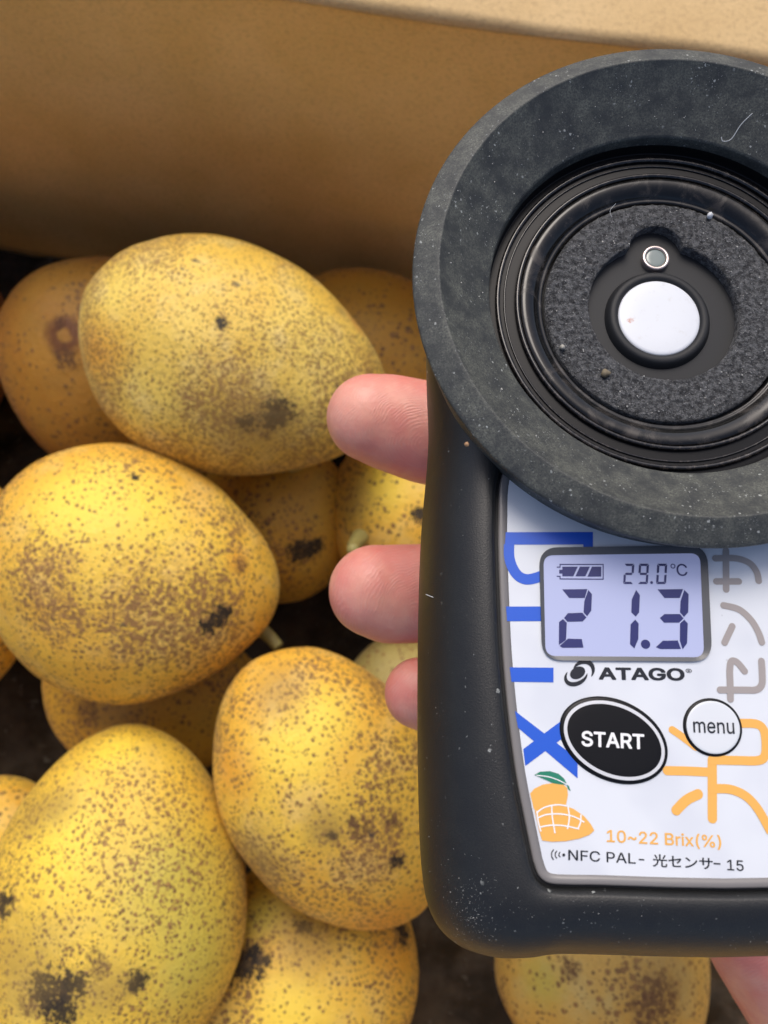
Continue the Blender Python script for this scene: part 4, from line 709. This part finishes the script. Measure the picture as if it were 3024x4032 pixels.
def seven(x, y, w, h, on, t=13, g=2):
    """small seven-segment figure, crop pixels"""
    S = []
    def sh(px, py): return (px + (y+h-py)*.06, py)
    def hz(yy, k):
        a = 8; S.append([sh(x+g+a*0, yy if k != 2 else yy+t/2), sh(x+g+t*.6, yy), sh(x+w-g-t*.6, yy), sh(x+w-g, yy+(t/2 if k == 1 else (0 if k == 0 else t))), sh(x+w-t*.9, yy+t), sh(x+t*.9, yy+t)])
    m = y+h/2
    if 'a' in on: S.append([sh(x+g, y), sh(x+w-g, y), sh(x+w-t, y+t), sh(x+t, y+t)])
    if 'd' in on: S.append([sh(x+g, y+h), sh(x+w-g, y+h), sh(x+w-t, y+h-t), sh(x+t, y+h-t)])
    if 'g' in on: S.append([sh(x+g+4, m), sh(x+t, m-t/2), sh(x+w-t, m-t/2), sh(x+w-g-4, m), sh(x+w-t, m+t/2), sh(x+t, m+t/2)])
    for s, xx, dx, y0, y1 in (('f', x, 1, y, m), ('e', x, 1, m, y+h), ('b', x+w, -1, y, m), ('c', x+w, -1, m, y+h)):
        if s in on:
            top_in, bot_in = (t if y0 == y else t/2), (t if y1 != m else t/2)
            S.append([sh(xx, y0+g+2), sh(xx, y1-g-2), sh(xx+dx*t, y1-bot_in-1), sh(xx+dx*t, y0+top_in+1)])
    return S
seg('small_digit', seven(815, 473, 58, 118, 'abged')); seg('small_digit', seven(900, 473, 58, 118, 'abcdfg'))
sheet('decimal_point', [ell(c1(980, 582), 8*u1, 8*u1)], M_seg, SG, screen)
seg('small_digit', seven(1006, 473, 58, 118, 'abcdef'))
annulus('degree_sign', c1(1104, 487), 9*u1, 14*u1, 1, 0, M_seg, SG, screen, 32)
text('unit_letter', 'C', c1(1128, 543), c1(1190, 543), (c1(1150, 476)-c1(1150, 543)).length, M_seg, SG, screen, bold=.004)
bat = []
for P in ([(446, 474), (702, 474), (702, 480), (446, 480)], [(446, 558), (702, 560), (702, 566), (446, 564)], [(696, 480), (702, 480), (702, 560), (696, 560)], [(446, 480), (452, 480), (452, 496), (446, 496)], [(446, 543), (452, 543), (452, 558), (446, 558)],
          [(430, 490), (446, 490), (446, 496), (430, 496)], [(430, 543), (446, 543), (446, 549), (430, 549)],
          [(462, 490), (552, 490), (526, 546), (462, 546), (462, 530), (444, 530), (444, 508), (462, 508)], [(564, 490), (622, 490), (596, 546), (538, 546)], [(634, 490), (688, 490), (688, 548), (608, 548)]):
    bat.append([c1(*p) for p in P])
sheet('battery_sign', bat, M_seg, SG, screen)

# buttons
def dome(name, c, rx, ry, rot, w0, w1, mat, parent, n=72, rings=((1, 0), (.985, .55), (.95, .8), (.88, .93), (.7, 1), (.35, 1.0))):
    V, Fc = [], []
    for (s, h) in rings:
        for p in ell(c, rx*s, ry*s, rot, n): V.append((p[0], p[1], -(w0+(w1-w0)*h)))
    for k in range(len(rings)-1):
        for i in range(n): Fc.append((k*n+i, k*n+(i+1) % n, (k+1)*n+(i+1) % n, (k+1)*n+i))
    Fc.append(tuple((len(rings)-1)*n+i for i in range(n)))
    return part(name, V, Fc, mat, parent, True)
bc = c2(760, 388); brot = R(-22); BRX, BRY = 300*u1, 215*u1
start = dome('start_button', bc, BRX, BRY, brot, PW, PW-.28, M_btn, meter)
annulus('button_ring', bc, BRX-40*u1, BRX-22*u1, (BRY-40*u1)/(BRX-40*u1), brot, flat('ring_white', (.62, .63, .65), .2), PW-.33, start, 72, PW-.30)
text('button_text', 'START', c2(570, 420), c2(935, 440), (c2(700, 349)-c2(700, 430)).length, M_paper, PW-.36, start, bold=.02)
mc = c2(1336, 315); MR = 160*u1
menu = dome('menu_button', mc, MR, MR*.96, 0, PW, PW-.22, M_btn, meter)
part_m = dome('button_face', mc, MR*.90, MR*.96*.90, 0, PW-.20, PW-.27, M_btnw, menu)
text('button_text', 'menu', c2(1220, 344), c2(1458, 352), (c2(1300, 262)-c2(1300, 344)).length, M_ink, PW-.32, menu, bold=.006)

# rubber cup
cup = lathe('rubber_cup', smoothprof([(27.0, 13.), (29.4, 10.0), (30.2, 7.5), (30.75, 4.2), (31.35, 2.4), (31.45, 1.7), (31.1, 1.3), (29.6, .55), (28.75, .15), (28.45, .12), (28.1, .45), (26.5, 1.95), (24.4, 3.75), (22.6, 5.25), (22.2, 5.6), (22.05, 6.1), (22.0, 8.2)], 4), M_cup)
M_clear = NT('clear_ring'); _s = M_clear.noise(.28, 4, .65, dist=.6)
M_clear.set(color=M_clear.mix(M_clear.step(_s, .46, .75), (.006, .006, .006), (.050, .043, .038)), rough=M_clear.step(_s, .4, .7, .10, .38), spec=.45); M_clear = M_clear.m
lathe('well_collar', smoothprof([(22.0, 7.0), (21.95, 8.4), (21.6, 8.5), (20.5, 8.5), (19.4, 8.5), (18.6, 8.5), (18.0, 8.6)], 3), flat('collar_black', (.005, .005, .006), .42, .22))
lathe('clear_ring', smoothprof([(18.1, 8.75), (18.0, 8.25), (17.6, 8.02), (17.0, 8.06), (16.4, 8.3), (15.9, 8.7), (15.6, 9.1), (15.1, 9.3), (14.9, 11.0)], 4), M_clear)
for _r, _w, _t in ((20.75, 8.25, .30), (19.9, 8.42, .12), (18.35, 8.15, .27)):
    lathe('gloss_bead', [(_r+_t*math.cos(q), _w-_t*math.sin(q)) for q in np.linspace(-.4, math.pi+.4, 14)], M_gloss)
FLOOR = 10.6
sheet('well_floor', [ell((0, 0), 15.0, 15.0, 0, 96)], M_matte, FLOOR, meter)
# foam ring with a notch at the top
fc = L(1422, 560, 8.9); nc = L(1421, 540, 8.9); ncr = 3.5; cd = nc.length; cth = math.atan2(nc.y, nc.x)
def rin(q):
    r = 9.35; d = q-cth; dd = ncr*ncr-(cd*math.sin(d))**2
    if math.cos(d) > 0 and dd > 0: r = max(r, cd*math.cos(d)+math.sqrt(dd))
    return r
def foam():
    n, m = 420, 26; V, Fc = [], []
    for k in range(m+3):
        for j in range(n):
            q = 2*math.pi*j/n; ri = rin(q); ro = 14.75
            if k == 0: r, w = ri, 10.6
            elif k == m+2: r, w = ro, 10.6
            else:
                t = (k-1)/m; r = ri+(ro-ri)*t; e = min(t, 1-t)*(ro-ri)
                x, y = r*math.cos(q), r*math.sin(q)
                w = 8.75 + (.35*math.exp(-e*2.2)) + .16*noise.noise(Vector((x*1.3, y*1.3, 1))) + .13*noise.noise(Vector((x*3.4, y*3.4, 7))) + .08*noise.noise(Vector((x*7, y*7, 3)))
            V.append((r*math.cos(q), r*math.sin(q), -w))
    for k in range(m+2):
        for j in range(n): Fc.append((k*n+j, (k+1)*n+j, (k+1)*n+(j+1) % n, k*n+(j+1) % n))
    return part('foam_ring', V, Fc, M_foam)
foam()
lc = L(1424, 686, 9.8)
lathe('window_rim', smoothprof([(6.6, FLOOR), (6.35, 10.0), (6.05, 9.6), (5.6, 9.5), (5.25, 9.65), (5.05, 9.95)], 4), M_matte, lc.x, lc.y, 96)
SPOT = (L(1368, 686, 9.75).x, L(1368, 686, 9.75).y, -9.7)
M_disc = disc_mat()
dome('sensor_window', (lc.x, lc.y), 5.1, 5.1, 0, 10.0, 9.72, M_disc, meter, 72, ((1, 0), (.99, .5), (.96, .85), (.9, 1), (.5, 1.0)))
sc2 = L(1416, 558, 10.1)
lathe('detector_ring', smoothprof([(1.75, FLOOR), (1.72, 10.0), (1.6, 9.85), (1.38, 9.85), (1.28, 10.0), (1.26, 10.3)], 3), M_metal, sc2.x, sc2.y, 64)
dome('detector_lens', (sc2.x, sc2.y), 1.28, 1.28, 0, 10.3, 10.02, M_lens, meter, 48)

# dust specks, crumbs and lint on the case (uncountable)
def dust():
    V, Fc = [], []
    def speck(x, y, w, r):
        b = len(V); k = 6
        pts = [Vector((random.gauss(0, 1), random.gauss(0, 1), random.gauss(0, 1))).normalized()*r*random.uniform(.5, 1.1) for _ in range(6)]
        octa = [(1, 0, 0), (0, 1, 0), (-1, 0, 0), (0, -1, 0), (0, 0, 1), (0, 0, -1)]
        for o in octa: V.append((x+o[0]*r*random.uniform(.4, 1.2), y+o[1]*r*random.uniform(.4, 1.2), -w+o[2]*r*random.uniform(.3, .8)))
        for f in ((0, 1, 4), (1, 2, 4), (2, 3, 4), (3, 0, 4), (1, 0, 5), (2, 1, 5), (3, 2, 5), (0, 3, 5)): Fc.append(tuple(b+i for i in f))
    def zone(): return random.random()
    for _ in range(420):
        q = random.uniform(0, 2*math.pi); r = random.choice([random.uniform(22.8, 28.3)]*3+[random.uniform(28.8, 31.0)])
        if noise.noise(Vector((math.cos(q)*2, math.sin(q)*2, r*.2))) < -.1: continue
        w = .42+(28.1-r)*.88 if r < 28.3 else .15+(r-28.8)*.55
        speck(r*math.cos(q), r*math.sin(q), w-.01, random.choice([.035, .05, .05, .07, .10]))
    for _ in range(160):
        q = random.uniform(0, 2*math.pi); r = random.uniform(rin(q)+.2, 14.6)
        speck(r*math.cos(q), r*math.sin(q), 8.62, random.choice([.05, .07, .12]))
    # on the rubber housing: thick at the lower corner, thin elsewhere
    bv = BVHTree.FromPolygons([tuple(v.co/MM) for v in housing.data.vertices], [tuple(p.vertices) for p in housing.data.polygons])
    for k in range(620):
        if k < 260: vx, vy = random.gauss(1015, 30), random.gauss(1965, 45)
        elif k < 480: vx, vy = random.uniform(1050, 1659), random.gauss(1985, 35)
        elif k < 800: vx, vy = random.uniform(905, 1110), random.uniform(900, 2040)
        else: vx, vy = random.gauss(1000, 20), random.gauss(1045, 60)
        if k > 260 and noise.noise(Vector((vx*.02, vy*.012, 2))) < .0: continue
        d = ray(vx, vy); o_ = Vector((-DC.dot(DX), DC.dot(DY), DC.dot(DN))); dl = Vector((d.dot(DX), -d.dot(DY), -d.dot(DN))).normalized()
        hit = bv.ray_cast(o_, dl)[0]
        if hit is None or hit.xy.length < 31.5: continue
        speck(hit.x, hit.y, -hit.z, random.choice([.015, .02, .025, .03, .035, .055]))
    return part('dust', V, Fc, flat('dust', (.50, .50, .47), .7), None, False, 'stuff')
dust()
def crumb(name, vx, vy, w, r, col):
    p = L(vx, vy, w); V, Fc = [], []; bm = bmesh.new(); bmesh.ops.create_icosphere(bm, subdivisions=2, radius=r)
    for v in bm.verts: v.co = v.co*(1+.45*noise.noise(v.co*3/r*.4+Vector((vx, 0, 0))))+Vector((p.x, p.y, -w))
    V = [v.co.copy() for v in bm.verts]; Fc = [tuple(v.index for v in f.verts) for f in bm.faces]; bm.free()
    return part(name, V, Fc, flat('crumb_'+name, col, .7))
crumb('crumb', 1008, 960, 1.6, .28, (.35, .20, .10)); crumb('crumb', 1308, 806, 8.5, .55, (.17, .14, .09)); crumb('crumb', 1533, 466, 8.5, .40, (.62, .64, .66)); crumb('crumb', 1215, 750, 8.5, .32, (.35, .34, .30))
crumb('crumb', 1171, 955, 3.6, .22, (.42, .30, .16))
def lint(pts, wz, r):
    P = []
    for (vx, vy), w in zip(pts, wz):
        p = L(vx, vy, w); P.append(Vector((p.x, p.y, -w)))
    V, Fc = tube(P, [r, r, r], 6); return part('lint_fibre', V, Fc, flat('lint', (.45, .47, .48), .6))
lint([(920, 1284), (935, 1290), (950, 1294), (968, 1294), (980, 1302)], [11.8, 11.2, 10.6, 9.9, 9.5], .05)
lint([(1625, 245), (1600, 270), (1580, 300), (1562, 305), (1558, 296)], [1.6, 2.5, 3.4, 3.8, 3.6], .05)
lint([(1330, 440), (1318, 455), (1322, 470)], [8.0, 8.2, 8.4], .03)

# ------------------------------------------------------------------ hand holding the meter from behind
def hand():
    bm = bmesh.new()
    def cap(p0, r0, p1, r1, flatn=1.0, n=20):
        """tapered capsule between two points (camera mm)"""
        p0, p1 = Vector(p0), Vector(p1); d = (p1-p0); ln = d.length; d.normalize()
        a = d.cross(Vector((0, 0, 1))).normalized(); b = d.cross(a)
        rings = []
        for k in range(6): q = R(-90+90*k/6+2); rings.append((r0*math.sin(q), r0*math.cos(q)))
        for k in range(6): t = k/5; rings.append((ln*t, r0+(r1-r0)*t))
        for k in range(1, 7): q = R(90*k/6-2); rings.append((ln+r1*math.sin(q), r1*math.cos(q)))
        vs = []
        for (x, r) in rings: vs.append([bm.verts.new(p0+d*x+a*(r*math.cos(2*math.pi*j/n))+b*(r*flatn*math.sin(2*math.pi*j/n))) for j in range(n)])
        for k in range(len(vs)-1):
            for j in range(n): bm.faces.new((vs[k][j], vs[k][(j+1) % n], vs[k+1][(j+1) % n], vs[k+1][j]))
        bm.faces.new(vs[0][::-1]); bm.faces.new(vs[-1])
    def chain(pts, flatn=1.0):
        for (a, b) in zip(pts, pts[1:]): cap(at(*a[:3]), a[3], at(*b[:3]), b[3], flatn)
    Z = 131
    # middle, ring, little, index finger, then thumb (view px, view px, distance mm, radius mm)
    chain([(800, 903, Z-1, 7.6), (838, 912, Z, 8.3), (918, 934, Z+1, 8.9), (1100, 980, Z+9, 9.2), (1330, 1050, Z+16, 10.0), (1530, 1130, Z+22, 11.0)], .92)
    chain([(809, 1276, Z-2, 7.9), (842, 1283, Z-1, 8.5), (912, 1281, Z, 8.5), (1100, 1280, Z+8, 8.6), (1330, 1290, Z+16, 9.8), (1530, 1320, Z+22, 11.0)], .92)
    chain([(906, 1496, Z-3, 6.1), (950, 1506, Z-1, 6.6), (1100, 1530, Z+8, 7.2), (1300, 1520, Z+15, 8.6), (1520, 1540, Z+22, 10.5)], .92)
    chain([(1070, 700, Z+2, 7.6), (1150, 710, Z+5, 8.6), (1330, 780, Z+12, 9.3), (1560, 920, Z+22, 11.0)], .92)
    # palm
    for a, b in (((1530, 1130), (1720, 1900)), ((1530, 1320), (1700, 1880)), ((1520, 1540), (1650, 1900)), ((1560, 920), (1800, 1800)), ((1700, 1000), (1900, 1900))):
        cap(at(*a, Z+24), 11.5, at(*b, Z+20), 13.5)
    cap(at(1500, 1640, Z+22), 10.5, at(1680, 2020, 140), 13.0)      # little-finger side heel of the palm
    cap(at(1680, 2020, 140), 13.0, at(1990, 2440, 138), 17)
    cap(at(1900, 1900, 150), 16, at(2200, 2500, 150), 22)           # wrist
    cap(at(1990, 2440, 138), 17, at(2200, 2500, 150), 22)
    chain([(1950, 1800, 146, 14.5), (2120, 1450, 135, 11.5), (2110, 1150, 118, 9.8), (2040, 960, 108, 8.6)])   # thumb up the right-hand side of the case
    bmesh.ops.recalc_face_normals(bm, faces=bm.faces)
    ctr = at(1600, 1500, 150)
    off3 = Vector((1.5, 1.5, 1.5)); PADS.extend([tuple((cam2w(at(x, y, 124))-cam2w(ctr))/MM+off3) for x, y in ((915, 960), (905, 1330), (940, 1530))])
    for v in bm.verts: v.co = (cam2w(v.co)-cam2w(ctr))
    me = bpy.data.meshes.new('tmp'); bm.to_mesh(me); bm.free()
    ob = bpy.data.objects.new('tmp', me); sc.collection.objects.link(ob)
    r = ob.modifiers.new('r', 'REMESH'); r.mode = 'VOXEL'; r.voxel_size = .0007
    s = ob.modifiers.new('s', 'SMOOTH'); s.factor = .6; s.iterations = 14
    bpy.context.view_layer.update()
    me2 = bpy.data.meshes.new_from_object(ob.evaluated_get(bpy.context.evaluated_depsgraph_get())); me2.name = 'hand'
    bpy.data.objects.remove(ob)
    me2.materials.clear(); me2.materials.append(skin_mat())
    me2.polygons.foreach_set('use_smooth', [True]*len(me2.polygons))
    o = link(bpy.data.objects.new('hand', me2)); o.location = cam2w(ctr)
    tag(o, 'bare right hand holding the meter from behind, three pink fingertips showing at its left edge', 'hand')
    return o
hand()
